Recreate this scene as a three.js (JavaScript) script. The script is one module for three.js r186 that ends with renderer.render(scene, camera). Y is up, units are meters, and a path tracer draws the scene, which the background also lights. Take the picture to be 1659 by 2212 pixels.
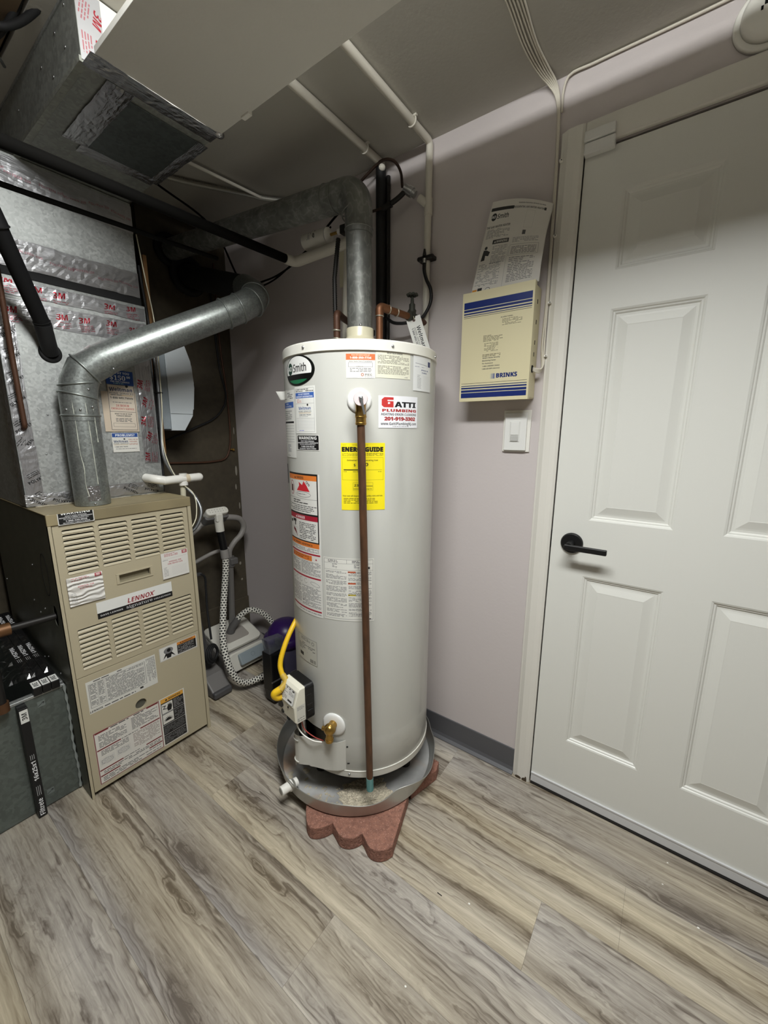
import * as THREE from 'three';
import { RoundedBoxGeometry } from 'three/addons/geometries/RoundedBoxGeometry.js';
import { mergeGeometries, mergeVertices, toCreasedNormals } from 'three/addons/utils/BufferGeometryUtils.js';
import { RectAreaLightUniformsLib } from 'three/addons/lights/RectAreaLightUniformsLib.js';

// ---------------------------------------------------------------- camera, light, exposure
const scene = new THREE.Scene();
scene.background = new THREE.Color(0x000000);
const D2R = Math.PI / 180;
const camera = new THREE.PerspectiveCamera(2 * Math.atan(1106 / 865) / D2R, 1659 / 2212, 0.02, 30);
camera.rotation.order = 'YXZ';
camera.position.set(0, 1.278, 0);
camera.rotation.set(-11.3436 * D2R, -53.9504 * D2R, 0.1829 * D2R);
const renderer = new THREE.WebGLRenderer({ antialias: true });
renderer.toneMapping = THREE.LinearToneMapping;
renderer.toneMappingExposure = 1.08;
renderer.shadowMap.enabled = true;
RectAreaLightUniformsLib.init();
const LAMP = { x: 0.31, y: 2.222, w: 0.28, z0: -0.62, z1: 0.32, color: 0xfbfdfc, down: 47, side: 90 };

// ---------------------------------------------------------------- helpers
const V = (x, y, z) => new THREE.Vector3(x, y, z);
let seed_ = 12345;
const rnd = () => { seed_ = (seed_ + 0x6d2b79f5) | 0; let t = Math.imul(seed_ ^ (seed_ >>> 15), 1 | seed_); t = (t + Math.imul(t ^ (t >>> 7), 61 | t)) ^ t; return ((t ^ (t >>> 14)) >>> 0) / 4294967296; };
const rr = (a, b) => a + (b - a) * rnd();
function hash(x, y, s) { let h = Math.imul(x | 0, 374761393) ^ Math.imul(y | 0, 668265263) ^ Math.imul(s | 0, 1274126177); h = Math.imul(h ^ (h >>> 13), 1274126177); return ((h ^ (h >>> 16)) >>> 0) / 4294967296; }
function vn(x, y, s = 0, px = 0, py = 0) {
  const ix = Math.floor(x), iy = Math.floor(y); let fx = x - ix, fy = y - iy;
  fx = fx * fx * (3 - 2 * fx); fy = fy * fy * (3 - 2 * fy);
  const m = (v, p) => (p ? ((v % p) + p) % p : v);
  const a = hash(m(ix, px), m(iy, py), s), b = hash(m(ix + 1, px), m(iy, py), s), c = hash(m(ix, px), m(iy + 1, py), s), d = hash(m(ix + 1, px), m(iy + 1, py), s);
  return a + (b - a) * fx + (c - a) * fy + (a - b - c + d) * fx * fy;
}
function fbm(x, y, s, o = 4, px = 0, py = 0) { let v = 0, a = 0.5, n = 0; for (let i = 0; i < o; i++) { v += a * vn(x, y, s + i * 17, px, py); n += a; a *= 0.5; x *= 2; y *= 2; px *= 2; py *= 2; } return v / n; }
function dataTex(w, h, fn, srgb = true, rep = true) {
  const d = new Uint8Array(w * h * 4);
  for (let j = 0; j < h; j++) for (let i = 0; i < w; i++) { const c = fn(i / w, j / h, i, j), o = (j * w + i) * 4; d[o] = Math.max(0, Math.min(255, c[0])); d[o + 1] = Math.max(0, Math.min(255, c[1])); d[o + 2] = Math.max(0, Math.min(255, c[2])); d[o + 3] = 255; }
  const t = new THREE.DataTexture(d, w, h, THREE.RGBAFormat); t.magFilter = THREE.LinearFilter; t.minFilter = THREE.LinearMipmapLinearFilter; t.generateMipmaps = true;
  if (srgb) t.colorSpace = THREE.SRGBColorSpace; if (rep) t.wrapS = t.wrapT = THREE.RepeatWrapping; t.needsUpdate = true; return t;
}
const grey = (fn, w = 256, h = 256) => dataTex(w, h, (u, v, i, j) => { const g = fn(u, v, i, j) * 255; return [g, g, g]; }, false);
function mat(color, o = {}) { return new THREE.MeshPhysicalMaterial({ color, roughness: 0.6, ...o }); }
const taken = new Map();
function numbered(n) { const k = (taken.get(n) ?? -1) + 1; taken.set(n, k); return k ? n + '_' + String(k).padStart(3, '0') : n; }
function fin(o) { o.traverse((m) => { if (m.isMesh) { m.castShadow = true; m.receiveShadow = true; } }); return o; }
function tag(o, label, category, group, kind) { o.userData.label = label; if (category) o.userData.category = category; if (group) o.userData.group = group; if (kind) o.userData.kind = kind; return o; }
function thing(name, label, category, pos = [0, 0, 0], turn = 0, group) { const g = new THREE.Group(); g.name = numbered(name); g.position.set(...pos); g.rotation.y = turn; scene.add(g); return tag(g, label, category, group); }
function struct(name, label) { const g = new THREE.Group(); g.name = numbered(name); scene.add(g); g.userData.kind = 'structure'; g.userData.label = label; g.userData.category = name.replace(/_.*/, ''); return g; }
const soft = (g) => { g = g.index ? g.toNonIndexed() : g; for (const k of Object.keys(g.attributes)) if (!['position', 'normal', 'uv'].includes(k)) g.deleteAttribute(k); if (!g.attributes.uv) g.setAttribute('uv', new THREE.BufferAttribute(new Float32Array(g.attributes.position.count * 2), 2)); return g; };
function join(...gs) { gs = gs.flat(); return gs.length === 1 ? gs[0] : mergeGeometries(gs.map(soft)); }
function part(name, geo, material, parent, label) { const m = new THREE.Mesh(Array.isArray(geo) ? join(geo) : geo, material); m.name = name; parent.add(m); m.castShadow = m.receiveShadow = true; if (label) m.userData.label = label; return m; }
function solo(name, geo, material, label, category, group) { const m = part(numbered(name), geo, material, scene); return tag(m, label, category, group); }
// uv in metres by dominant normal
function muv(g, s = 1) {
  g = g.index ? g.toNonIndexed() : g; const p = g.attributes.position, n = g.attributes.normal, uv = new Float32Array(p.count * 2);
  for (let i = 0; i < p.count; i += 3) { const a = Math.abs(n.getX(i) + n.getX(i + 1) + n.getX(i + 2)), b = Math.abs(n.getY(i) + n.getY(i + 1) + n.getY(i + 2)), c = Math.abs(n.getZ(i) + n.getZ(i + 1) + n.getZ(i + 2));
    for (let k = i; k < i + 3; k++) { const x = p.getX(k), y = p.getY(k), z = p.getZ(k); uv[k * 2] = (a >= b && a >= c ? z : x) * s; uv[k * 2 + 1] = (b > a && b > c ? z : y) * s; } }
  g.setAttribute('uv', new THREE.BufferAttribute(uv, 2)); return g;
}
// box from min/max corners, slightly rounded
function bx(x0, x1, y0, y1, z0, z1, r = 0, uvs = 1) { const w = x1 - x0, h = y1 - y0, d = z1 - z0; const g = r > 0 ? new RoundedBoxGeometry(w, h, d, 2, Math.min(r, w / 2.05, h / 2.05, d / 2.05)) : new THREE.BoxGeometry(w, h, d); g.translate((x0 + x1) / 2, (y0 + y1) / 2, (z0 + z1) / 2); return muv(g, uvs); }
function cyl(r0, r1, h, x, y, z, seg = 28, axis = 'y') { const g = new THREE.CylinderGeometry(r1, r0, h, seg); if (axis === 'x') g.rotateZ(-Math.PI / 2); if (axis === 'z') g.rotateX(Math.PI / 2); g.translate(x, y, z); return g; }
function lathe(pts, x = 0, y = 0, z = 0, seg = 48) { const g = new THREE.LatheGeometry(pts.map(([a, b]) => new THREE.Vector2(a, b)), seg); g.translate(x, y, z); return g; }
function ball(r, x, y, z, sx = 1, sy = 1, sz = 1) { const g = new THREE.SphereGeometry(r, 16, 12); g.scale(sx, sy, sz); g.translate(x, y, z); return g; }
function torus(R, r, x, y, z, dir = V(0, 1, 0), seg = 32) { const g = new THREE.TorusGeometry(R, r, 8, seg); g.applyQuaternion(new THREE.Quaternion().setFromUnitVectors(V(0, 0, 1), dir.clone().normalize())); g.translate(x, y, z); return g; }
// filleted poly-line -> points
function fillet(pts, rad = 0.03, n = 8) {
  pts = pts.map((p) => (p.isVector3 ? p : V(...p))); const out = [pts[0].clone()];
  for (let i = 1; i < pts.length - 1; i++) { const p = pts[i], a = pts[i - 1].clone().sub(p), b = pts[i + 1].clone().sub(p); const r = Math.min(rad, a.length() * 0.49, b.length() * 0.49); a.setLength(r); b.setLength(r); const A = p.clone().add(a), B = p.clone().add(b);
    for (let k = 0; k <= n; k++) { const t = k / n; out.push(A.clone().multiplyScalar((1 - t) * (1 - t)).add(p.clone().multiplyScalar(2 * t * (1 - t))).add(B.clone().multiplyScalar(t * t))); } }
  out.push(pts[pts.length - 1].clone()); return out;
}
function spline(pts, n = 40) { return new THREE.CatmullRomCurve3(pts.map((p) => V(...p)), false, 'centripetal').getSpacedPoints(n); }
// sweep a circle (radius number or function of metres along) along points
function sweep(pts, r, radial = 12, caps = true) {
  const P = [], N = [], U = [], I = []; let nrm = null, len = 0; const n = pts.length;
  const tan = (i) => pts[Math.min(n - 1, i + 1)].clone().sub(pts[Math.max(0, i - 1)]).normalize();
  const total = pts.reduce((s, p, i) => s + (i ? p.distanceTo(pts[i - 1]) : 0), 0);
  for (let i = 0; i < n; i++) {
    const t = tan(i); if (!nrm) { nrm = Math.abs(t.y) < 0.9 ? V(0, 1, 0) : V(1, 0, 0); } nrm = nrm.clone().sub(t.clone().multiplyScalar(nrm.dot(t))).normalize(); const b = t.clone().cross(nrm);
    if (i) len += pts[i].distanceTo(pts[i - 1]); const R = typeof r === 'function' ? r(len, len / total) : r;
    for (let k = 0; k <= radial; k++) { const a = k / radial * Math.PI * 2, d = nrm.clone().multiplyScalar(Math.cos(a)).add(b.clone().multiplyScalar(Math.sin(a))); P.push(pts[i].x + d.x * R, pts[i].y + d.y * R, pts[i].z + d.z * R); N.push(d.x, d.y, d.z); U.push(k / radial, len); }
    if (i) for (let k = 0; k < radial; k++) { const a = (i - 1) * (radial + 1) + k, c = a + radial + 1; I.push(a, a + 1, c, c, a + 1, c + 1); }
  }
  if (caps) for (const e of [0, n - 1]) { const t = tan(e).multiplyScalar(e ? 1 : -1), c = P.length / 3; P.push(pts[e].x, pts[e].y, pts[e].z); N.push(t.x, t.y, t.z); U.push(0, 0); const s = P.length / 3; for (let k = 0; k <= radial; k++) { const q = (e * (radial + 1) + k) * 3; P.push(P[q], P[q + 1], P[q + 2]); N.push(t.x, t.y, t.z); U.push(0, 0); } for (let k = 0; k < radial; k++) e ? I.push(c, s + k, s + k + 1) : I.push(c, s + k + 1, s + k); }
  const g = new THREE.BufferGeometry(); g.setAttribute('position', new THREE.Float32BufferAttribute(P, 3)); g.setAttribute('normal', new THREE.Float32BufferAttribute(N, 3)); g.setAttribute('uv', new THREE.Float32BufferAttribute(U, 2)); g.setIndex(I); return g;
}
const pipe = (pts, r, f = 0.03, radial = 14) => sweep(fillet(pts, f), r, radial);
function dense(pts, step = 0.002) { const c = new THREE.CurvePath(); const out = []; for (let i = 0; i < pts.length - 1; i++) { const L = pts[i].distanceTo(pts[i + 1]), n = Math.max(1, Math.round(L / step)); for (let k = 0; k < n; k++) out.push(pts[i].clone().lerp(pts[i + 1], k / n)); } out.push(pts[pts.length - 1]); return out; }
// extruded outline in the x-y plane, front at z=0 going to -depth
function extrude(pts, depth, bevel = 0, holes = []) { const s = new THREE.Shape(pts.map(([a, b]) => new THREE.Vector2(a, b))); for (const h of holes) s.holes.push(new THREE.Path(h.map(([a, b]) => new THREE.Vector2(a, b)))); const g = new THREE.ExtrudeGeometry(s, { depth: Math.max(1e-4, depth - 2 * bevel), bevelEnabled: bevel > 0, bevelThickness: bevel, bevelSize: bevel, bevelOffset: -bevel, bevelSegments: 2, curveSegments: 10 }); g.translate(0, 0, -depth + bevel); return g; }
function rrect(w, h, r, n = 5, cx = 0, cy = 0) { const o = []; for (const [sx, sy, a0] of [[1, 1, 0], [-1, 1, 90], [-1, -1, 180], [1, -1, 270]]) for (let k = 0; k <= n; k++) { const a = (a0 + 90 * k / n) * D2R; o.push([cx + sx * (w / 2 - r) + r * Math.cos(a), cy + sy * (h / 2 - r) + r * Math.sin(a)]); } return o; }

// ---- printed paper and film labels
function canvasTex(wm, hm, ppm, draw) { const c = document.createElement('canvas'); c.width = Math.max(8, Math.round(wm * ppm)); c.height = Math.max(8, Math.round(hm * ppm)); const x = c.getContext('2d'); draw(x, c.width, c.height); const t = new THREE.CanvasTexture(c); t.colorSpace = THREE.SRGBColorSpace; t.magFilter = THREE.LinearFilter; return t; }
function paper(wm, hm, ppm, draw, o = {}) { return mat(0xffffff, { map: canvasTex(wm, hm, ppm, draw), roughness: 0.55, ...o }); }
function bg(x, W, H, c) { x.fillStyle = c; x.fillRect(0, 0, W, H); }
function txt(x, s, cx, cy, size, color = '#111', o = {}) { x.save(); x.translate(cx, cy); if (o.rot) x.rotate(o.rot); x.font = (o.style || '') + ' ' + (o.w || 'bold') + ' ' + size + 'px ' + (o.f || 'sans-serif'); x.fillStyle = color; x.textAlign = o.a || 'center'; x.textBaseline = 'middle'; if (o.fit) { const m = x.measureText(s).width; x.scale(o.fit / m, 1); } if (o.sk) x.transform(1, 0, o.sk, 1, 0, 0); x.fillText(s, 0, 0); if (o.st) { x.strokeStyle = o.st; x.lineWidth = o.lw || 1; x.strokeText(s, 0, 0); } x.restore(); }
// rows of unreadable small print
function fine(x, X, Y, W, H, rows, color = '#555', s = 1, fill = 0.92) { const lh = H / rows; x.fillStyle = color; for (let r = 0; r < rows; r++) { let p = 0; const end = W * (hash(r, s, 5) < 0.25 ? 0.55 + 0.4 * hash(r, s, 6) : 1); let k = 0; while (p < end) { const w = lh * (0.8 + 2.6 * hash(r, k, s)); if (hash(r, k, s + 9) < fill) x.fillRect(X + p, Y + r * lh + lh * 0.25, Math.min(w, end - p), lh * 0.42); p += w + lh * 0.45; k++; } } }
function box(x, X, Y, W, H, c = '#222', lw = 2) { x.strokeStyle = c; x.lineWidth = lw; x.strokeRect(X, Y, W, H); }
function rule(x, x0, y0, x1, y1, c = '#333', lw = 1.5) { x.strokeStyle = c; x.lineWidth = lw; x.beginPath(); x.moveTo(x0, y0); x.lineTo(x1, y1); x.stroke(); }
function poly(x, pts, c) { x.fillStyle = c; x.beginPath(); pts.forEach(([a, b], i) => (i ? x.lineTo(a, b) : x.moveTo(a, b))); x.closePath(); x.fill(); }
function tri(x, cx, cy, s, c) { poly(x, [[cx - s, cy + s * 0.8], [cx + s, cy + s * 0.8], [cx, cy - s * 0.9]], c); }
// flat label: centre, size, facing ('z' or '-x'), roll
function flat(name, wm, hm, material, parent, pos, face = 'z', roll = 0, label) { const m = part(name, new THREE.PlaneGeometry(wm, hm), material, parent, label); m.position.set(...pos); m.rotation.order = 'YXZ'; m.rotation.y = face === '-x' ? -Math.PI / 2 : face === 'x' ? Math.PI / 2 : 0; m.rotation.z = roll; return m; }
// label wrapped on a cylinder, tank angles in degrees, left positive
function cylPatch(r, a0, a1, y0, y1, n = 20) { const P = [], N = [], U = [], I = []; for (let i = 0; i <= n; i++) { const t = i / n, a = -(a0 + (a1 - a0) * t) * D2R; for (const k of [0, 1]) { P.push(r * Math.sin(a), k ? y1 : y0, r * Math.cos(a)); N.push(Math.sin(a), 0, Math.cos(a)); U.push(t, k); } if (i) { const q = i * 2; I.push(q - 2, q, q - 1, q - 1, q, q + 1); } } const g = new THREE.BufferGeometry(); g.setAttribute('position', new THREE.Float32BufferAttribute(P, 3)); g.setAttribute('normal', new THREE.Float32BufferAttribute(N, 3)); g.setAttribute('uv', new THREE.Float32BufferAttribute(U, 2)); g.setIndex(I); return g; }

// ---------------------------------------------------------------- materials
const spangle = (() => { const n = 200, pts = []; for (let i = 0; i < n * 8; i++) pts.push([hash(i, 1, 3), hash(i, 2, 3), hash(i, 3, 3)]); const G = 40, cell = new Map(); pts.forEach((p) => { const k = Math.floor(p[0] * G) + ',' + Math.floor(p[1] * G); cell.has(k) ? cell.get(k).push(p) : cell.set(k, [p]); });
  return (u, v) => { const cu = Math.floor(u * G), cv = Math.floor(v * G); let best = 9, val = 0; for (let a = -2; a <= 2; a++) for (let b = -2; b <= 2; b++) { const q = cell.get(((cu + a + G) % G) + ',' + ((cv + b + G) % G)); if (!q) continue; for (const p of q) { let dx = Math.abs(u - p[0]), dy = Math.abs(v - p[1]); if (dx > 0.5) dx = 1 - dx; if (dy > 0.5) dy = 1 - dy; const d = dx * dx + dy * dy; if (d < best) { best = d; val = p[2]; } } } return val; }; })();
const spTex = dataTex(512, 512, (u, v) => { const s = spangle(u, v), f = fbm(u * 6, v * 6, 4, 4, 6, 6); const g = 174 + 26 * (s - 0.5) + 14 * (f - 0.5) + 10 * (hash(u * 512, v * 512, 77) - 0.5); return [g * 0.985, g * 1.0, g * 0.985]; });
const spRough = grey((u, v) => 0.43 + 0.09 * spangle(u, v) + 0.05 * fbm(u * 6, v * 6, 8, 3, 6, 6), 512, 512);
function galv(rep = 3, color = 0xffffff, o = {}) { const a = spTex.clone(), b = spRough.clone(); a.repeat.set(rep * 1.6, rep * 1.6); b.repeat.set(rep * 1.6, rep * 1.6); return mat(color, { map: a, roughnessMap: b, roughness: 1, metalness: 0.72, ...o }); }
function galvPipe(color = 0xffffff, o = {}) { const m = galv(1, color, o); m.map.repeat.set(1.8, 5.5); m.roughnessMap.repeat.set(1.8, 5.5); return m; }
const crumple = grey((u, v) => { let s = 0; for (let o = 0, a = 0.5, f = 5; o < 4; o++, a *= 0.5, f *= 2) s += a * Math.abs(2 * fbm(u * f, v * f, 31 + o, 2, f, f) - 1); return s; }, 512, 512);
const M = {
  galv: galv(3), galvDull: galv(3, 0xb9bdb8, { metalness: 0.6 }), galvDark: galv(4, 0x8e918c, { metalness: 0.65 }),
  foil: mat(0xb9b9bb, { metalness: 0.95, roughness: 0.26, bumpMap: crumple, bumpScale: 0.002 }),
  wall: mat(0xcfc6c3, { roughness: 0.75 }), ceil: mat(0xc9c6bd, { roughness: 0.85 }),
  door: mat(0xe3e3dc, { roughness: 0.42 }), casing: mat(0xe2dfd6, { roughness: 0.45 }),
  white: mat(0xe8e6de, { roughness: 0.5 }), plastic: mat(0xe6e6e2, { roughness: 0.35 }),
  black: mat(0x0c0c0d, { roughness: 0.45 }), blackMatte: mat(0x111111, { roughness: 0.8 }), rubber: mat(0x161617, { roughness: 0.7 }),
  dark: mat(0x1b1814, { roughness: 0.9 }), hole: mat(0x050505, { roughness: 1 }),
  copper: mat(0x7a5238, { metalness: 0.6, roughness: 0.48 }), copperOld: mat(0x513525, { metalness: 0.3, roughness: 0.55 }),
  brass: mat(0xb08d4a, { metalness: 0.9, roughness: 0.28 }), solder: mat(0xb9b3a4, { metalness: 0.8, roughness: 0.4 }),
  iron: mat(0x2c2a28, { metalness: 0.5, roughness: 0.5 }), bronze: mat(0x3f4038, { metalness: 0.5, roughness: 0.6 }), steel: mat(0xb9babb, { metalness: 0.95, roughness: 0.3 }),
  sooty: mat(0x2a2a28, { metalness: 0.4, roughness: 0.7 }),
  pipeWhite: mat(0xd6d1c4, { roughness: 0.6 }), pvc: mat(0xeceae2, { roughness: 0.35 }), cream: mat(0xd8d2b8, { roughness: 0.4 }),
};
for (const m of Object.values(M)) m.name = '';
// ---------------------------------------------------------------- the lamp (a strip fixture under the joists, above the frame)
{
  const L = thing('ceiling_light', 'white flat panel light fixed under the open joists beside the soffit', 'light');
  const zc = (LAMP.z0 + LAMP.z1) / 2, len = LAMP.z1 - LAMP.z0, x = LAMP.x, y = LAMP.y, w = LAMP.w;
  part('housing', join(bx(x - w / 2 - 0.008, x + w / 2 - 0.03, y, y + 0.0145, LAMP.z0 - 0.012, LAMP.z1 + 0.012, 0.002)), M.white, L);
  const glow = mat(0xffffff, { emissive: LAMP.color, emissiveIntensity: 5, roughness: 0.5 });
  part('diffuser', bx(x - w / 2, x + w / 2, y - 0.02, y - 0.0005, LAMP.z0, LAMP.z1, 0.002), glow, L);
  const qx = new THREE.Quaternion().setFromAxisAngle(V(1, 0, 0), -Math.PI / 2);
  for (const [phi, ww, I, dx, dy] of [[0, w - 0.01, LAMP.down, 0, -0.0215], [88, 0.018, LAMP.side, w / 2 + 0.0015, -0.0105]]) {
    const l = new THREE.RectAreaLight(LAMP.color, I, ww, len - 0.01); l.position.set(x + dx, y + dy, zc);
    l.quaternion.setFromAxisAngle(V(0, 0, 1), phi * D2R).multiply(qx); l.name = 'panel_glow'; L.add(l);
  }
  const e = new THREE.RectAreaLight(LAMP.color, LAMP.side * 2.6, w - 0.01, 0.018); e.position.set(x, y - 0.0105, LAMP.z0 - 0.0015); e.name = 'panel_glow'; L.add(e);
}

// ---------------------------------------------------------------- the room
const WX = 1.354, CY = 2.237, ZB = -2.32, ZP = -2.0;
const roller = grey((u, v) => fbm(u * 40, v * 40, 3, 3, 40, 40), 512, 512);
function painted(color, o = {}) { const b = roller.clone(); b.repeat.set(3.5, 3.5); return mat(color, { bumpMap: b, bumpScale: 0.00022, roughness: 0.72, ...o }); }
M.wall = painted(0xcbc3c1); M.ceil = painted(0xbab7ae, { roughness: 0.85 }); M.soffit = painted(0xd6d4cc, { roughness: 0.85 });
const woodVariants = 6;
const woodTex = dataTex(1536, 1536, (u, v) => {
  const k = Math.floor(u * woodVariants), q = u * woodVariants - k, S = 100 + k * 57;   // q across one plank, v along it
  const X = q * 0.181, Y = v * 1.22;
  let F = X * 34 + 2.6 * (fbm(X * 10, Y * 1.5, S, 3) - 0.5) + 2.0 * (fbm(X * 30, Y * 8, S + 5, 4) - 0.5), near = 0, core = 0;
  for (let i = 0; i < 4; i++) { const kx = 0.02 + 0.14 * hash(i, k, 71), ky = 0.08 + 1.06 * hash(i, k, 72), dx = (X - kx) / (0.012 + 0.016 * hash(i, k, 73)), dy = (Y - ky) / (0.09 + 0.16 * hash(i, k, 74)), d2 = dx * dx + dy * dy + 1.5 * (fbm(X * 50, Y * 20, S + 40 + i, 4) - 0.5), e = Math.exp(-Math.max(0, d2)); F += (hash(i, k, 75) < 0.5 ? 1.9 : -1.7) * e; near = Math.max(near, e); core = Math.max(core, Math.exp(-Math.max(0, d2) * 7)); }
  const q1 = F - Math.floor(F), F2 = F * 3.1 + 0.8 * fbm(X * 60, Y * 9, S + 7, 2), q2 = F2 - Math.floor(F2);
  const saw = (q) => (q < 0.86 ? Math.pow(q / 0.86, 3) : 1 - (q - 0.86) / 0.14);
  const amp = Math.min(1, Math.max(0, (fbm(X * 13, Y * 1.7, S + 9, 3) - 0.36) * 3.4)), amp2 = Math.max(0, fbm(X * 20, Y * 3, S + 10, 2) - 0.3);
  const broad = fbm(X * 16 + F * 0.25, Y * 1.2, S + 1, 4), grain = fbm(F * 16, Y * 12, S + 3, 2), pore = fbm(X * 600, Y * 40, S + 4, 1), warm = fbm(X * 9 + 3, Y * 1.0, S + 11, 2);
  const fib = fbm(X * 170 + F * 0.8, Y * 5, S + 17, 3), dash = Math.max(0, fbm(X * 320, Y * 11, S + 19, 2) - 0.62);
  let t = 0.69 + 0.8 * (broad - 0.5) + 0.2 * (grain - 0.5) + 0.46 * (fib - 0.5) + 0.14 * (pore - 0.5) - 0.9 * dash - 0.42 * saw(q1) * Math.max(amp, 0.8 * near) - 0.22 * saw(q2) * amp2 - 0.34 * near * fbm(X * 60, Y * 26, S + 15, 4) - 0.16 * core; t = Math.max(0.02, Math.min(1, t));
  const A = [100, 89, 76], B = [158, 149, 134], C = [200, 191, 174]; const m = t < 0.5 ? t * 2 : (t - 0.5) * 2, P = t < 0.5 ? A : B, Q = t < 0.5 ? B : C;
  const w = (warm - 0.5) * 2; return [0, 1, 2].map((c) => P[c] + (Q[c] - P[c]) * m + [7, 3, -8][c] * w + (hash(k, 3, 9) - 0.5) * 8);
}, true, true);
const woodBump = grey((u, v) => fbm(u * 200, v * 10, 7, 2), 512, 256);
const woodMat = mat(0xfafafa, { map: woodTex, roughness: 0.46, bumpMap: woodBump, bumpScale: 0.0002 });
{
  const floor = struct('floor', 'grey brown wood plank floor'); floor.userData.category = 'floor';
  part('underlay', bx(-2.7, WX + 0.1, -0.12, -0.0062, ZB - 0.1, 3.1), M.dark, floor);
  const w = 0.181, x0 = 0.789, ends = { '-3': -1.21, '-2': -0.602, '-1': -1.205, 0: -0.16, 1: 0.025, 2: -0.586 };
  for (let k = -19; k <= 3; k++) {
    const xa = x0 + k * w, xb = Math.min(xa + w, WX + 0.02); if (xb - xa < 0.02) continue;
    let z = (ends[k] ?? -1.2 + 1.1 * hash(k + 40, 2, 4)); while (z > ZB) z -= 1.22;
    for (; z < 3; z += 1.22) {
      const za = Math.max(z, ZB), zb = Math.min(z + 1.22, 3); if (zb - za < 0.02) continue;
      const g = new THREE.BoxGeometry(xb - xa - 0.0004, 0.006, zb - za - 0.0004); const p = g.attributes.position, uv = g.attributes.uv, vr = Math.floor(hash(k + 30, Math.round(z * 10) + 50, 8) * woodVariants), fl = hash(k, Math.round(z * 10), 3) < 0.5;
      for (let i = 0; i < p.count; i++) { const q = (p.getX(i) / w + 0.5) * 0.98 + 0.01; let v = (p.getZ(i) + (za + zb) / 2 - z) / 1.22; if (fl) v = 1 - v; uv.setXY(i, (vr + q) / woodVariants, v * 0.998 + 0.001); }
      const m = part('plank', g, woodMat, floor); m.position.set((xa + xb) / 2, -0.0032, (za + zb) / 2);
    }
  }
}
const doorZ0 = -0.306, doorZ1 = 0.45, doorTop = 2.027;
{
  const w = struct('wall_right', 'pale mauve grey painted wall with the white door'); w.userData.category = 'wall';
  part('wall_panel', join(bx(WX, WX + 0.1, -0.01, CY + 0.02, ZB - 0.1, doorZ0 - 0.004), bx(WX, WX + 0.1, doorTop + 0.004, CY + 0.02, doorZ0 - 0.004, doorZ1 + 0.004), bx(WX, WX + 0.1, -0.01, CY + 0.02, doorZ1 + 0.004, 3.1)), M.wall, w);
  part('door_backing', bx(WX + 0.05, WX + 0.1, -0.01, doorTop + 0.02, doorZ0 - 0.02, doorZ1 + 0.02), M.dark, w);
  const concTex = dataTex(512, 512, (u, v) => { const f = fbm(u * 5, v * 5, 21, 5, 5, 5), s = fbm(u * 60, v * 60, 25, 2, 60, 60), g = 112 + 44 * (f - 0.5) + 14 * (s - 0.5); return [g * 1.02, g * 0.98, g * 0.88]; });
  const conc = mat(0xa89e8e, { map: concTex, roughness: 0.9, bumpMap: crumple, bumpScale: 0.0012 }); M.conc = conc;
  const b = struct('wall_back', 'bare concrete wall behind the furnace'); b.userData.category = 'wall';
  part('wall_panel', bx(-2.7, WX + 0.1, -0.01, 2.5, ZB - 0.1, ZB), conc, b);
  const pr = struct('wall_pier', 'bare concrete chimney pier with paint drips'); pr.userData.category = 'wall';
  part('pier', bx(0.93, WX - 0.002, -0.005, CY - 0.002, ZB, ZP), conc, pr);
  part('footing', bx(0.93, WX - 0.002, -0.005, 0.31, ZP, ZP + 0.012, 0.004), conc, pr);
  const drip = mat(0x8f8a7d, { roughness: 0.8 });
  for (const [x, y, h, wd] of [[1.333, 1.06, 0.085, 0.012], [1.325, 0.97, 0.05, 0.008], [1.34, 0.86, 0.06, 0.008], [1.325, 0.7, 0.02, 0.014], [1.318, 0.52, 0.03, 0.012], [1.322, 0.42, 0.02, 0.012], [1.335, 1.28, 0.06, 0.006]]) { const g = ball(1, 0, 0, 0, wd * 0.55, h * 0.32, 0.0009); g.translate(x, y, ZP); part('paint_drip', g, drip, pr); }
  const l = struct('wall_left', 'painted wall behind the photographer on the left'); l.userData.category = 'wall';
  part('wall_panel', bx(-2.7, -2.6, -0.01, 2.5, ZB - 0.1, 3.1), M.wall, l);
  const r = struct('wall_rear', 'painted wall behind the photographer'); r.userData.category = 'wall';
  part('wall_panel', bx(-2.7, WX + 0.1, -0.01, 2.5, 3.0, 3.1), M.wall, r);
  const c = struct('ceiling', 'painted drywall ceiling with open joists on one side'); c.userData.category = 'ceiling';
  part('drywall', bx(0.43, WX + 0.1, CY, CY + 0.015, ZB - 0.1, 3.1), M.ceil, c);
  const lumber = mat(0x6b5a45, { roughness: 0.85 });
  part('subfloor', bx(-2.7, WX + 0.1, 2.44, 2.5, ZB - 0.1, 3.1), lumber, c);
  for (let x = -2.4; x < 0.4; x += 0.4) part('joist', bx(x - 0.02, x + 0.02, CY + 0.001, 2.44, ZB, 3), lumber, c);
  part('drywall', bx(0.41, 0.429, CY, 2.44, -1.0, 3), M.ceil, c);
  // dropped soffit: bottom panel and a side that stops short of the ceiling
  const s = struct('ceiling_soffit', 'white painted dropped soffit panel under the ceiling'); s.userData.category = 'soffit';
  part('bottom_panel', bx(0.481, 0.784, 2.09, 2.104, -1.141, 3, 0.001), M.soffit, s);
  part('side_panel', bx(0.77, 0.784, 2.104, 2.197, -1.141, 3), M.soffit, s);
  part('tape_flap', bx(0.777, 0.79, 2.086, 2.106, -1.036, -1.005, 0.001), M.white, s);
  part('batten', bx(0.754, 0.77, 2.104, 2.15, -1.136, 3), lumber, s);
  const bb = struct('baseboard_right', 'dark grey vinyl cove base along the wall'); bb.userData.category = 'baseboard';
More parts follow.
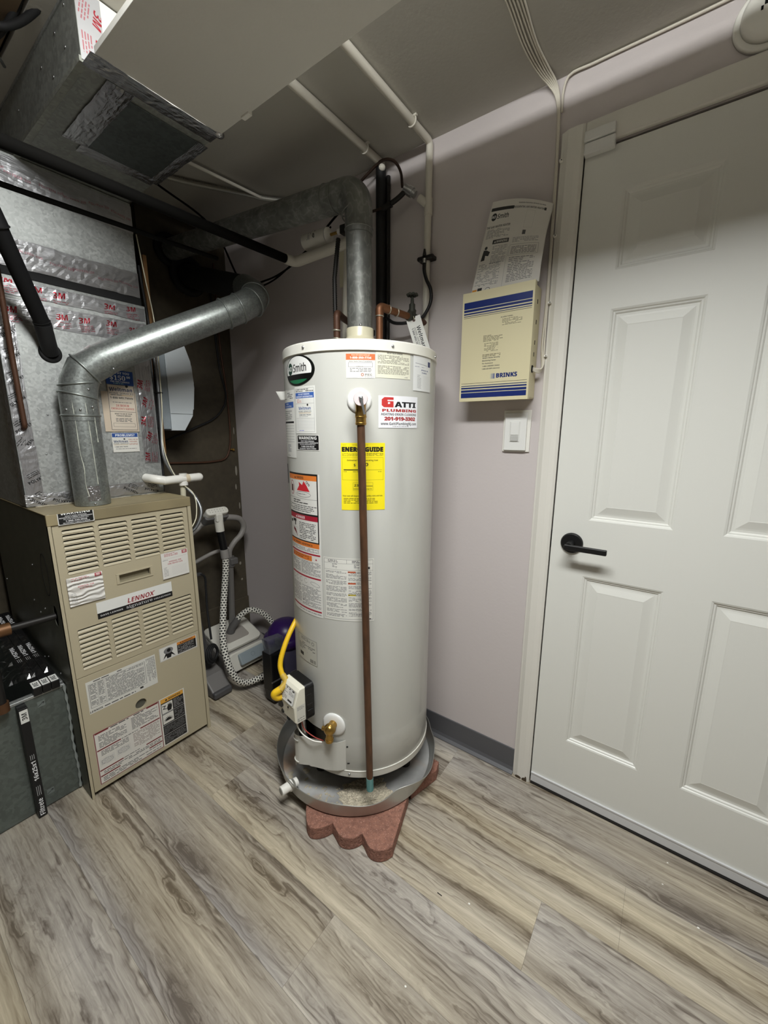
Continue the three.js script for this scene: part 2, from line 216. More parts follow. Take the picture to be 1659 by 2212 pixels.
  const cove = extrude([[0, 0], [-0.02, 0], [-0.019, 0.003], [-0.008, 0.01], [-0.004, 0.022], [-0.0035, 0.098], [-0.002, 0.1], [0, 0.1]], 1.63); cove.translate(WX, 0, -0.368); part('cove', cove, mat(0x57575a, { roughness: 0.5 }), bb);
  // casing around the door
  const prof = (wd) => [[0, 0], [0.012, -0.001], [0.016, 0.006], [0.0175, wd * 0.35], [0.016, wd * 0.7], [0.009, wd - 0.006], [0.007, wd], [0, wd]];
  const t1 = struct('trim_1', 'white door casing leg'); t1.userData.category = 'trim';
  const leg = extrude(prof(0.061).map(([a, b2]) => [-a, b2]), 2.095, 0); leg.rotateX(-Math.PI / 2); leg.translate(WX, 2.095, -0.3065); part('casing', leg, M.casing, t1);
  const chip = mat(0x4a3d2c, { roughness: 0.9 }); for (const [z, h, k] of [[-0.345, 0.006, 0.012], [-0.325, 0.01, 0.008], [-0.318, 0.016, 0.004]]) part('chipped_paint', ball(1, WX - 0.0165, 0.004, z, 0.0015, h, k), chip, t1);
  const t2 = struct('trim_2', 'white door casing head'); t2.userData.category = 'trim';
  part('casing', bx(WX - 0.016, WX, doorTop + 0.006, 2.096, doorZ0 + 0.001, doorZ1 + 0.06, 0.005), M.casing, t2);
  const t3 = struct('trim_3', 'white door casing leg on the hinge side'); t3.userData.category = 'trim';
  part('casing', bx(WX - 0.016, WX, 0, doorTop + 0.004, doorZ1 + 0.002, doorZ1 + 0.062, 0.005), M.casing, t3);
}

// ---------------------------------------------------------------- door
{
  const d = struct('door_1', 'white six panel door with black lever handle'); d.userData.category = 'door';
  const grain = grey((u, v) => { const s = u + 0.05 * (fbm(u * 3, v * 2, 5, 3, 3, 2) - 0.5); return 0.5 + 0.5 * Math.sin((s * 60 + 5 * fbm(u * 4, v * 1, 6, 3, 4, 1)) * 3); }, 512, 512); grain.repeat.set(2.2, 0.9);
  const dm = mat(0xe3e3dc, { roughness: 0.4, bumpMap: grain, bumpScale: 0.00007 }); M.door = dm;
  const fx = WX - 0.004;                                         // front face
  const cols = [[-0.199, 0.012], [0.122, 0.333]], rows = [[0.227, 0.828], [1.012, 1.615], [1.717, 1.912]];
  const hole = (a, b, c, e) => [[a, c], [b, c], [b, e], [a, e]];
  const holes = []; for (const [a, b] of cols) for (const [c, e] of rows) holes.push(hole(a, b, c, e));
  const face = extrude([[doorZ0 + 0.003, 0.012], [doorZ1 - 0.003, 0.012], [doorZ1 - 0.003, doorTop - 0.003], [doorZ0 + 0.003, doorTop - 0.003]], 0.035, 0.0012, holes); face.rotateY(-Math.PI / 2); face.translate(fx, 0, 0); // local z -> -x
  part('slab', muv(face), dm, d);
  for (const [a, b] of cols) for (const [c, e] of rows) {
    const w = b - a, h = e - c, prof = [[-0.0005, 0], [0.0035, -0.0015], [0.006, -0.0045], [0.0095, -0.005], [0.013, -0.0085], [0.019, -0.0085], [0.024, -0.0075], [0.044, -0.0015], [0.046, -0.0018]], P = [];
    const ring = (o) => [[-w / 2 + o, -h / 2 + o], [w / 2 - o, -h / 2 + o], [w / 2 - o, h / 2 - o], [-w / 2 + o, h / 2 - o]];
    const quad = (p, q, r2, s2) => P.push(...p, ...q, ...r2, ...p, ...r2, ...s2);
    for (let i = 0; i < prof.length - 1; i++) { const A = ring(prof[i][0]), B = ring(prof[i + 1][0]); for (let k = 0; k < 4; k++) { const n = (k + 1) % 4; quad([...A[k], prof[i][1]], [...A[n], prof[i][1]], [...B[n], prof[i + 1][1]], [...B[k], prof[i + 1][1]]); } }
    const L = ring(prof[prof.length - 1][0]), zl = prof[prof.length - 1][1]; quad([...L[0], zl], [...L[1], zl], [...L[2], zl], [...L[3], zl]);
    const g = new THREE.BufferGeometry(); g.setAttribute('position', new THREE.Float32BufferAttribute(P, 3)); g.computeVertexNormals(); const g2 = muv(g); g2.rotateY(-Math.PI / 2); const m = part('door_panel', g2, dm, d); m.position.set(fx, (c + e) / 2, (a + b) / 2);
  }
  const al = mat(0xd9dadb, { roughness: 0.4, metalness: 0.15 });
  const sw = part('door_sweep', bx(fx - 0.004, fx, 0.008, 0.046, doorZ0 + 0.004, doorZ1 - 0.004, 0.001), al, d, 'pale aluminium door sweep strip');
  part('ridge', bx(fx - 0.006, fx - 0.003, 0.04, 0.046, doorZ0 + 0.004, doorZ1 - 0.004, 0.001), al, sw);
  part('threshold', bx(WX - 0.012, WX + 0.05, 0, 0.006, doorZ0 + 0.004, doorZ1 - 0.004, 0.001), M.dark, d);
  part('rosette', lathe([[0, 0], [0.033, 0], [0.033, 0.004], [0.0305, 0.008], [0.029, 0.009], [0, 0.009]], 0, 0, 0).rotateZ(Math.PI / 2).translate(fx, 0.932, -0.241), M.black, d, 'round matte black rosette');
  const lv = part('lever', join(cyl(0.011, 0.011, 0.045, fx - 0.0305, 0.932, -0.241, 24, 'x'), bx(fx - 0.064, fx - 0.052, 0.9225, 0.9395, -0.252, -0.135, 0.003)), M.black, d, 'matte black straight lever');
  part('set_screw', cyl(0.002, 0.002, 0.001, fx - 0.0645, 0.931, -0.241, 12, 'x'), M.iron, lv);
  part('latch_plate', bx(fx - 0.001, fx + 0.012, 0.905, 0.965, doorZ0 - 0.0055, doorZ0 + 0.0022, 0.002), M.black, d, 'black strike lip in the gap');
  const s = thing('door_sensor', 'small white alarm contact in two halves over the top corner of the door', 'sensor');
  part('contact_housing', bx(WX - 0.03, WX - 0.0165, 2.0415, 2.066, -0.304, -0.23, 0.003), M.plastic, s);
  part('magnet_housing', bx(fx - 0.022, fx - 0.0005, 2.012, 2.0395, -0.303, -0.229, 0.003), M.plastic, s);
}
// smoke detector above the door
{
  const s = thing('smoke_detector', 'round off white smoke detector on the wall above the door', 'detector', [WX, 2.166, 0.052]); const q = (g) => g.rotateZ(Math.PI / 2);
  part('base_plate', q(lathe([[0, 0], [0.066, 0], [0.066, 0.008], [0.062, 0.011], [0, 0.011]])), M.white, s);
  part('cover', q(lathe([[0, 0.0105], [0.054, 0.0105], [0.053, 0.024], [0.046, 0.033], [0.03, 0.037], [0, 0.038]])), M.white, s);
  for (const [y, z, w] of [[0.004, -0.014, 0.006], [-0.004, -0.02, 0.004]]) part('vent_slot', bx(-0.0382, -0.0368, y - 0.002, y + 0.0055, z - w / 2, z + w / 2), M.hole, s);
}
// ---------------------------------------------------------------- furnace
const beige = mat(0xb3a98f, { roughness: 0.42 }), beigeDark = mat(0x8f876f, { roughness: 0.5 });
{
  const F = thing('furnace', 'tall beige steel gas furnace with louvred front and many printed labels', 'furnace');
  const x0 = 0.355, x1 = 0.803, zf = -1.525, zb = -2.24, top = 1.026;
  const dust = dataTex(256, 256, (u, v) => { const g = 200 + 70 * (fbm(u * 6, v * 6, 61, 4, 6, 6) - 0.5); return [g, g * 0.97, g * 0.88]; });
  const sideM = galv(2, 0x9b9a8c, { metalness: 0.5 });
  const el = []; for (let q = 0; q < 28; q++) el.push([-1.593 + 0.02 * Math.cos(q / 28 * 6.2832), 0.68 + 0.036 * Math.sin(q / 28 * 6.2832)]);
  const sp = extrude([[zb, 0.001], [zf - 0.002, 0.001], [zf - 0.002, top - 0.005], [zb, top - 0.005]], 0.002, 0, [el]); sp.rotateY(-Math.PI / 2); sp.translate(x0, 0, 0);   // side sheet with its round pipe hole
  part('cabinet', join(muv(sp), bx(x1 - 0.003, x1, 0.0, top - 0.005, zb, zf - 0.002), bx(x0 + 0.003, x1 - 0.003, 0.001, top - 0.005, zb, zb + 0.003), bx(x0 + 0.003, x1 - 0.003, 0.001, 0.004, zb + 0.003, zf - 0.03), bx(x0 + 0.003, x1 - 0.003, 0.466, 0.469, zb + 0.003, zf - 0.03)), sideM, F, 'dull galvanised cabinet sides');
  part('heat_exchanger', bx(x0 + 0.05, x1 - 0.05, 0.006, 1.0, zb + 0.05, zf - 0.16, 0.01), M.galvDull, F);
  part('front_flange', join(bx(x0, x0 + 0.0085, 0, 0.99, zf - 0.012, zf, 0.0008), bx(x1 - 0.0125, x1, 0, 0.99, zf - 0.012, zf, 0.0008)), beige, F);
  const cap = part('top_cap', join(bx(x0 - 0.001, x1 + 0.001, 0.9905, top, zf - 0.01, zf + 0.001, 0.002), bx(x0 - 0.001, x1 + 0.001, top - 0.004, top, zb, zf - 0.004, 0.0015)), mat(0xb3a98f, { roughness: 0.6, map: dust }), F, 'dusty beige top cap');
  for (const [a, b] of [[0.362, -1.53], [0.795, -1.54]]) part('screw', cyl(0.003, 0.0025, 0.002, a, top - 0.0008, b, 10), M.steel, cap);
  // upper and lower front panels with real openings for the louvres
  const pz = zf - 0.004, lv = [[0.388, 0.4745], [0.487, 0.574], [0.587, 0.673], [0.6855, 0.7725]], rowsU = [], rowsL = [];
  for (let k = 0; k < 9; k++) { rowsU.push(0.9715 - k * 0.0168); rowsL.push(0.6325 - k * 0.0166); }
  const slot = (a, b, y) => rrect(b - a, 0.0118, 0.005, 3, (a + b) / 2, y - 0.0058);
  const hs = []; for (const [a, b] of lv) { for (const y of rowsU) hs.push(slot(a, b, y)); for (const y of rowsL) hs.push(slot(a, b, y)); }
  hs.push([[0.528, 0.756], [0.631, 0.756], [0.631, 0.783], [0.528, 0.783]]);
  const up = extrude([[0.3655, 0.4655], [0.7885, 0.4655], [0.7885, 0.9895], [0.3655, 0.9895]], 0.012, 0.0007, hs); up.translate(0, 0, pz);
  const UP = part('upper_panel', muv(up), beige, F);
  const bladeG = new RoundedBoxGeometry(0.0845, 0.0092, 0.002, 2, 0.0009);
  for (const [a, b] of lv) for (const rws of [rowsU, rowsL]) for (const y of rws) { const m = part('louvre', bladeG, beige, UP); m.position.set((a + b) / 2, y - 0.0086, pz - 0.0016); m.rotation.x = -0.6; }
  const hr = part('pull_recess', join(bx(0.519, 0.6395, 0.7835, 0.789, pz, pz + 0.003, 0.001), bx(0.519, 0.6395, 0.751, 0.7565, pz, pz + 0.003, 0.001), bx(0.519, 0.5285, 0.7565, 0.7835, pz, pz + 0.003, 0.001), bx(0.631, 0.6395, 0.7565, 0.7835, pz, pz + 0.003, 0.001)), beige, UP, 'recessed pull with raised rim');
  part('pull_cup', join(bx(0.5285, 0.631, 0.7565, 0.7835, pz - 0.019, pz - 0.017), bx(0.5285, 0.631, 0.756, 0.7595, pz - 0.017, pz + 0.001, 0.001)), beigeDark, hr);
  const circ = []; for (let k = 0; k < 28; k++) circ.push([0.545 + 0.0195 * Math.cos(k / 28 * 6.2832), 0.267 + 0.0195 * Math.sin(k / 28 * 6.2832)]);
  const lo = extrude([[0.3655, 0.02], [0.7885, 0.02], [0.7885, 0.4635], [0.3655, 0.4635]], 0.014, 0.0007, [circ]); lo.translate(0, 0, zf - 0.003);
  const LP = part('lower_panel', muv(lo), beige, F);
  part('sight_glass', cyl(0.0195, 0.0195, 0.004, 0.545, 0.267, zf - 0.015, 28, 'z'), mat(0x55544c, { roughness: 0.3 }), LP, 'dark round sight hole');
  // side furniture
  const koA = torus(0.036, 0.0009, 0, 0, 0, V(1, 0, 0), 40); koA.scale(1, 2.0, 0.9); koA.translate(x0, 0.813, -1.634); part('knockout', koA, M.hole, F, 'oval knockout outline');
  for (const [y, z] of [[0.822, -1.767], [0.677, -1.823], [0.677, -1.701], [0.646, -1.765], [0.449, -1.649], [0.471, -1.767], [0.452, -1.821], [0.45, -1.993], [0.672, -2.2]]) part('screw', ball(0.0035, x0 - 0.001, y, z, 0.7, 1, 1), M.steel, F);
  // --- labels
  const L = (n, a, b, c, e, m, lab, parent = UP, z = pz + 0.0006, roll = 0) => flat(n, b - a, e - c, m, parent, [(a + b) / 2, (c + e) / 2, z], 'z', roll, lab);
  L('label', 0.45, 0.701, 0.648, 0.7075, paper(0.25, 0.0595, 2400, (x, W, H) => { bg(x, W, H, '#dfdfda'); x.fillStyle = '#101010'; x.fillRect(0, H * 0.66, W, H * 0.34); txt(x, 'LENNOX', W * 0.555, H * 0.42, H * 0.4, '#8d1c26', { sk: -0.2, fit: W * 0.36 }); txt(x, '®', W * 0.745, H * 0.3, H * 0.1, '#8d1c26'); x.fillStyle = '#8d1c26'; x.fillRect(W * 0.37, H * 0.645, W * 0.36, 3); txt(x, 'DAVE LENNOX', W * 0.17, H * 0.83, H * 0.13, '#eee', { f: 'serif', fit: W * 0.28 }); txt(x, 'signature', W * 0.53, H * 0.8, H * 0.26, '#ddd', { f: 'serif', style: 'italic', w: 'normal', fit: W * 0.36 }); txt(x, 'COLLECTION', W * 0.85, H * 0.83, H * 0.13, '#eee', { f: 'serif', fit: W * 0.25 }); }), 'white and black maker plate with red LENNOX lettering');
  const approval = (title, hue, s) => (x, W, H) => { bg(x, W, H, '#dcd9d2'); fine(x, W * 0.12, H * 0.04, W * 0.5, H * 0.12, 3, hue, s); x.fillStyle = hue; x.fillRect(W * 0.78, H * 0.02, W * 0.19, H * 0.13); x.fillStyle = '#dcd9d2'; x.fillRect(W * 0.82, H * 0.045, W * 0.11, H * 0.025); x.fillRect(W * 0.82, H * 0.09, W * 0.11, H * 0.025); rule(x, W * 0.05, H * 0.24, W * 0.95, H * 0.24, '#888', 1); fine(x, W * 0.05, H * 0.27, W * 0.3, H * 0.04, 1, '#777', s + 1); title.forEach((t, i) => txt(x, t, W * 0.5, H * (0.37 + 0.08 * i), H * 0.065, hue)); for (let i = 0; i < 8; i++) { rule(x, W * 0.35, H * (0.58 + 0.045 * i), W * 0.92, H * (0.58 + 0.045 * i), '#aaa', 1); fine(x, W * 0.06, H * (0.56 + 0.045 * i), W * 0.16, H * 0.03, 1, '#777', s + i); } };
  L('label', 0.671, 0.7725, 0.724, 0.8255, paper(0.1015, 0.1015, 2400, approval(['APPROVAL FOR', 'FIRE PROTECTION'], '#a8474c', 3)), 'white inspection sticker with red print', UP, pz + 0.006);
  L('label', 0.379, 0.4785, 0.7195, 0.816, paper(0.0995, 0.0965, 2400, (x, W, H) => { approval(['APPROVAL FOR', 'ELECTRICAL'], '#a8474c', 13)(x, W, H); }, { bumpMap: grey((u, v) => 0.5 + 0.5 * Math.sin(v * 38 + 9 * fbm(u * 3, v * 3, 5, 2)), 128, 128), bumpScale: 0.003 }), 'wrinkled white inspection sticker with red print', UP, pz + 0.006);
  const warnBlack = (x, W, H) => { bg(x, W, H, '#d9d8d2'); x.fillStyle = '#0e0e0e'; x.beginPath(); x.roundRect(W * 0.025, H * 0.04, W * 0.95, H * 0.92, H * 0.06); x.fill(); txt(x, 'WARNING', W * 0.5, H * 0.2, H * 0.27, '#f2f2ee', { fit: W * 0.82 }); txt(x, "DON'T RISK VOIDING", W * 0.5, H * 0.4, H * 0.1, '#eee', { fit: W * 0.6 }); txt(x, "MANUFACTURER'S WARRANTY", W * 0.5, H * 0.51, H * 0.11, '#eee', { fit: W * 0.92 }); txt(x, 'NO GOOD UNAUTHORIZED CALL', W * 0.5, H * 0.62, H * 0.08, '#eee', { fit: W * 0.7 }); txt(x, '1-888-330-0628', W * 0.5, H * 0.75, H * 0.14, '#eee', { fit: W * 0.6 }); txt(x, '24 HOURS 7 DAYS A WEEK', W * 0.5, H * 0.88, H * 0.1, '#eee', { fit: W * 0.75 }); };
  M.warnBlack = warnBlack;
  L('label', 0.382, 0.4785, 0.9885, 1.0255, paper(0.0965, 0.052, 2400, (x, W, H) => { x.save(); x.translate(0, -H * 0.22); warnBlack(x, W, H * 1.2); x.restore(); }), 'black warning sticker over the top edge', F, zf + 0.0018);
  const P = (n, a, b, c, e, m, lab) => L(n, a, b, c, e, m, lab, LP, zf - 0.0024);
  P('label', 0.628, 0.778, 0.3965, 0.4535, paper(0.15, 0.057, 2200, (x, W, H) => { bg(x, W, H, '#d8d7d0'); box(x, 3, 3, W - 6, H - 6, '#555', 1); x.fillStyle = '#111'; x.fillRect(W * 0.46, H * 0.06, W * 0.51, H * 0.86); x.fillStyle = '#d58a3c'; x.fillRect(W * 0.46, H * 0.06, W * 0.51, H * 0.2); tri(x, W * 0.56, H * 0.16, H * 0.06, '#111'); txt(x, 'WARNING', W * 0.74, H * 0.165, H * 0.15, '#111', { fit: W * 0.3 }); fine(x, W * 0.48, H * 0.3, W * 0.44, H * 0.58, 8, '#aaa', 5); poly(x, [[W * 0.08, H * 0.9], [W * 0.16, H * 0.5], [W * 0.3, H * 0.5], [W * 0.4, H * 0.9], [W * 0.3, H * 0.7], [W * 0.28, H * 0.9], [W * 0.18, H * 0.9], [W * 0.17, H * 0.7]], '#151515'); x.fillStyle = '#777'; x.beginPath(); x.ellipse(W * 0.23, H * 0.36, W * 0.12, H * 0.22, 0, 0, 7); x.fill(); x.fillStyle = '#151515'; x.beginPath(); x.arc(W * 0.24, H * 0.34, H * 0.13, 0, 7); x.fill(); }), 'orange and black warning label with pictogram');
  P('label', 0.3865, 0.6115, 0.321, 0.4415, paper(0.225, 0.1205, 2200, (x, W, H) => { bg(x, W, H, '#d5d4cc'); fine(x, W * 0.1, H * 0.02, W * 0.65, H * 0.06, 1, '#333', 4); box(x, W * 0.03, H * 0.1, W * 0.8, H * 0.74, '#444', 2); for (const a of [0.14, 0.24]) rule(x, W * a, H * 0.1, W * a, H * 0.84, '#666', 1); for (let i = 0; i < 14; i++) { rule(x, W * 0.03, H * (0.1 + 0.053 * i), W * 0.83, H * (0.1 + 0.053 * i), '#888', 1); } fine(x, W * 0.04, H * 0.11, W * 0.09, H * 0.7, 16, '#555', 7); fine(x, W * 0.15, H * 0.11, W * 0.08, H * 0.7, 16, '#555', 8); fine(x, W * 0.26, H * 0.11, W * 0.55, H * 0.72, 20, '#555', 9); x.save(); x.translate(W * 0.99, H * 0.05); x.rotate(Math.PI / 2); fine(x, 0, 0, H * 0.78, W * 0.14, 9, '#666', 11); x.restore(); txt(x, 'LENNOX', W * 0.09, H * 0.94, H * 0.08, '#111', { sk: -0.2 }); fine(x, W * 0.2, H * 0.91, W * 0.45, H * 0.07, 1, '#444', 14); x.fillStyle = '#222'; x.fillRect(W * 0.72, H * 0.88, W * 0.05, H * 0.06); }), 'white diagnostic table label');
  P('label', 0.385, 0.6065, 0.0365, 0.2435, paper(0.2215, 0.207, 2200, (x, W, H) => { bg(x, W, H, '#d8d5cd'); const R = '#6f1c1e'; box(x, 4, 4, W - 8, H - 8, R, 5); const bar = (a, b, y) => { x.fillStyle = R; x.fillRect(W * a, H * y, W * (b - a), H * 0.022); }; fine(x, W * 0.24, H * 0.015, W * 0.5, H * 0.04, 1, '#333', 2); bar(0.02, 0.21, 0.015); bar(0.79, 0.98, 0.015); fine(x, W * 0.06, H * 0.08, W * 0.4, H * 0.24, 9, '#555', 3); fine(x, W * 0.54, H * 0.06, W * 0.42, H * 0.24, 9, '#555', 4); bar(0.02, 0.36, 0.34); fine(x, W * 0.37, H * 0.34, W * 0.25, H * 0.025, 1, '#333', 5); bar(0.66, 0.98, 0.34); fine(x, W * 0.07, H * 0.38, W * 0.4, H * 0.1, 4, '#555', 6); fine(x, W * 0.54, H * 0.38, W * 0.42, H * 0.3, 12, '#8a7a74', 7); for (const [a, b] of [[0.14, 0.6], [0.38, 0.58]]) { x.strokeStyle = '#777'; x.lineWidth = 2; x.beginPath(); x.ellipse(W * a, H * b, W * 0.08, H * 0.05, 0.2, 0, 7); x.stroke(); box(x, W * (a - 0.1), H * (b - 0.07), W * 0.2, H * 0.14, '#aaa', 1); fine(x, W * (a - 0.09), H * (b - 0.05), W * 0.18, H * 0.1, 6, '#999', 21); } bar(0.02, 0.36, 0.73); fine(x, W * 0.37, H * 0.73, W * 0.25, H * 0.025, 1, '#333', 8); bar(0.72, 0.98, 0.73); fine(x, W * 0.07, H * 0.77, W * 0.88, H * 0.06, 2, '#555', 9); bar(0.02, 0.3, 0.84); bar(0.76, 0.98, 0.84); fine(x, W * 0.05, H * 0.88, W * 0.9, H * 0.09, 3, '#555', 10); }), 'white lighting instruction label with dark red bars');
  P('label', 0.6065, 0.705, 0.0365, 0.2455, paper(0.0985, 0.209, 2200, (x, W, H) => { bg(x, W, H, '#d9d6cd'); x.fillStyle = '#141414'; x.fillRect(W * 0.05, H * 0.02, W * 0.9, H * 0.96); x.fillStyle = '#d9a03f'; x.fillRect(W * 0.05, H * 0.02, W * 0.9, H * 0.085); tri(x, W * 0.27, H * 0.065, H * 0.024, '#111'); txt(x, 'WARNING', W * 0.6, H * 0.066, H * 0.05, '#111', { fit: W * 0.5 }); for (const y of [0.125, 0.35]) { x.fillStyle = '#d8d6ce'; x.fillRect(W * 0.07, H * y, W * 0.43, H * 0.2); } fine(x, W * 0.54, H * 0.12, W * 0.38, H * 0.19, 8, '#999', 4); fine(x, W * 0.54, H * 0.36, W * 0.38, H * 0.19, 8, '#888', 5); rule(x, W * 0.05, H * 0.335, W * 0.95, H * 0.335, '#ddd', 3); rule(x, W * 0.05, H * 0.575, W * 0.95, H * 0.575, '#ddd', 3); fine(x, W * 0.08, H * 0.6, W * 0.84, H * 0.16, 8, '#777', 6); rule(x, W * 0.05, H * 0.785, W * 0.95, H * 0.785, '#ddd', 3); fine(x, W * 0.08, H * 0.81, W * 0.84, H * 0.15, 7, '#888', 7); const K = '#111'; poly(x, [[W * 0.3, H * 0.31], [W * 0.27, H * 0.24], [W * 0.31, H * 0.2], [W * 0.32, H * 0.15], [W * 0.35, H * 0.19], [W * 0.37, H * 0.14], [W * 0.39, H * 0.19], [W * 0.42, H * 0.145], [W * 0.43, H * 0.2], [W * 0.46, H * 0.17], [W * 0.47, H * 0.24], [W * 0.43, H * 0.31]], K); x.strokeStyle = K; x.lineWidth = W * 0.03; x.beginPath(); x.moveTo(W * 0.1, H * 0.17); x.lineTo(W * 0.22, H * 0.18); x.lineTo(W * 0.13, H * 0.23); x.lineTo(W * 0.26, H * 0.25); x.stroke(); const st = []; for (let k = 0; k < 18; k++) { const a = Math.PI + k / 17 * Math.PI, r = k % 2 ? 0.1 : 0.2; st.push([W * (0.285 + r * Math.cos(a)), H * 0.5 + W * r * Math.sin(a)]); } poly(x, st, K); }), 'amber and black warning label with hand and blast pictograms');
}

// ---------------------------------------------------------------- supply plenum standing on the furnace
const tapeTex = (wm, hm, o = {}) => canvasTex(wm, hm, 1500, (x, W, H) => { bg(x, W, H, '#b9b9bb'); const n = Math.ceil(Math.max(W, H) / 105); for (let k = 0; k < n; k++) { x.save(); if (H > W) x.translate(W * 0.5, (k + 0.5) * 105); else x.translate((k + 0.5) * 105, H * 0.5); x.rotate((o.rot ?? 0) + 0.5 * (hash(k, Math.round(W), 4) - 0.5)); x.translate(30 * (hash(k, W, 6) - 0.5), 24 * (hash(k, H, 7) - 0.5)); if (hash(k, W + H, 8) < 0.12) { x.restore(); continue; } if (o.faint) { x.globalAlpha = 0.55; txt(x, 'POLYKEN 339', 0, 0, 15, '#b0505c'); } else if (o.red) { txt(x, '3M', -4, -14, 36, '#a81f2c', { sk: -0.2 }); x.globalAlpha = 0.7; fine(x, -34, 8, 62, 34, 4, '#b04a55', k + 3); x.globalAlpha = 1; } else { fine(x, -26, -30, 52, 24, 3, '#555', k + 5); txt(x, o.word || 'POLYKEN', 0, 10, 19, '#2a2a2a'); } x.restore(); } });
function tape(wm, hm, o) { return mat(0xffffff, { map: tapeTex(wm, hm, o), metalness: 0.85, roughness: 0.32, bumpMap: crumple, bumpScale: 0.0015 }); }
function wrinkled(w, h, d, s, nx = 24, ny = 8) { nx = Math.max(4, Math.round(w / 0.011)); ny = Math.max(4, Math.round(h / 0.011)); let g = new THREE.PlaneGeometry(w, h, nx, ny); const p = g.attributes.position; for (let i = 0; i < p.count; i++) { const a = p.getX(i), b = p.getY(i), ed = Math.abs(a) > w * 0.499 || Math.abs(b) > h * 0.499; const j = ed ? 0 : 0.004; p.setXYZ(i, a + j * (hash(i, s, 1) - 0.5), b + j * (hash(i, s, 2) - 0.5) + (Math.abs(b) > h * 0.499 ? 0.005 * (fbm(a * 40 + 50, 1, s + 3, 2) - 0.5) : 0), ed ? 0 : d * (0.65 * hash(i, s, 3) + 0.35 * fbm(a * 20 + 40, b * 20 + 40, s, 2))); } g = g.toNonIndexed(); g.computeVertexNormals(); return g; }
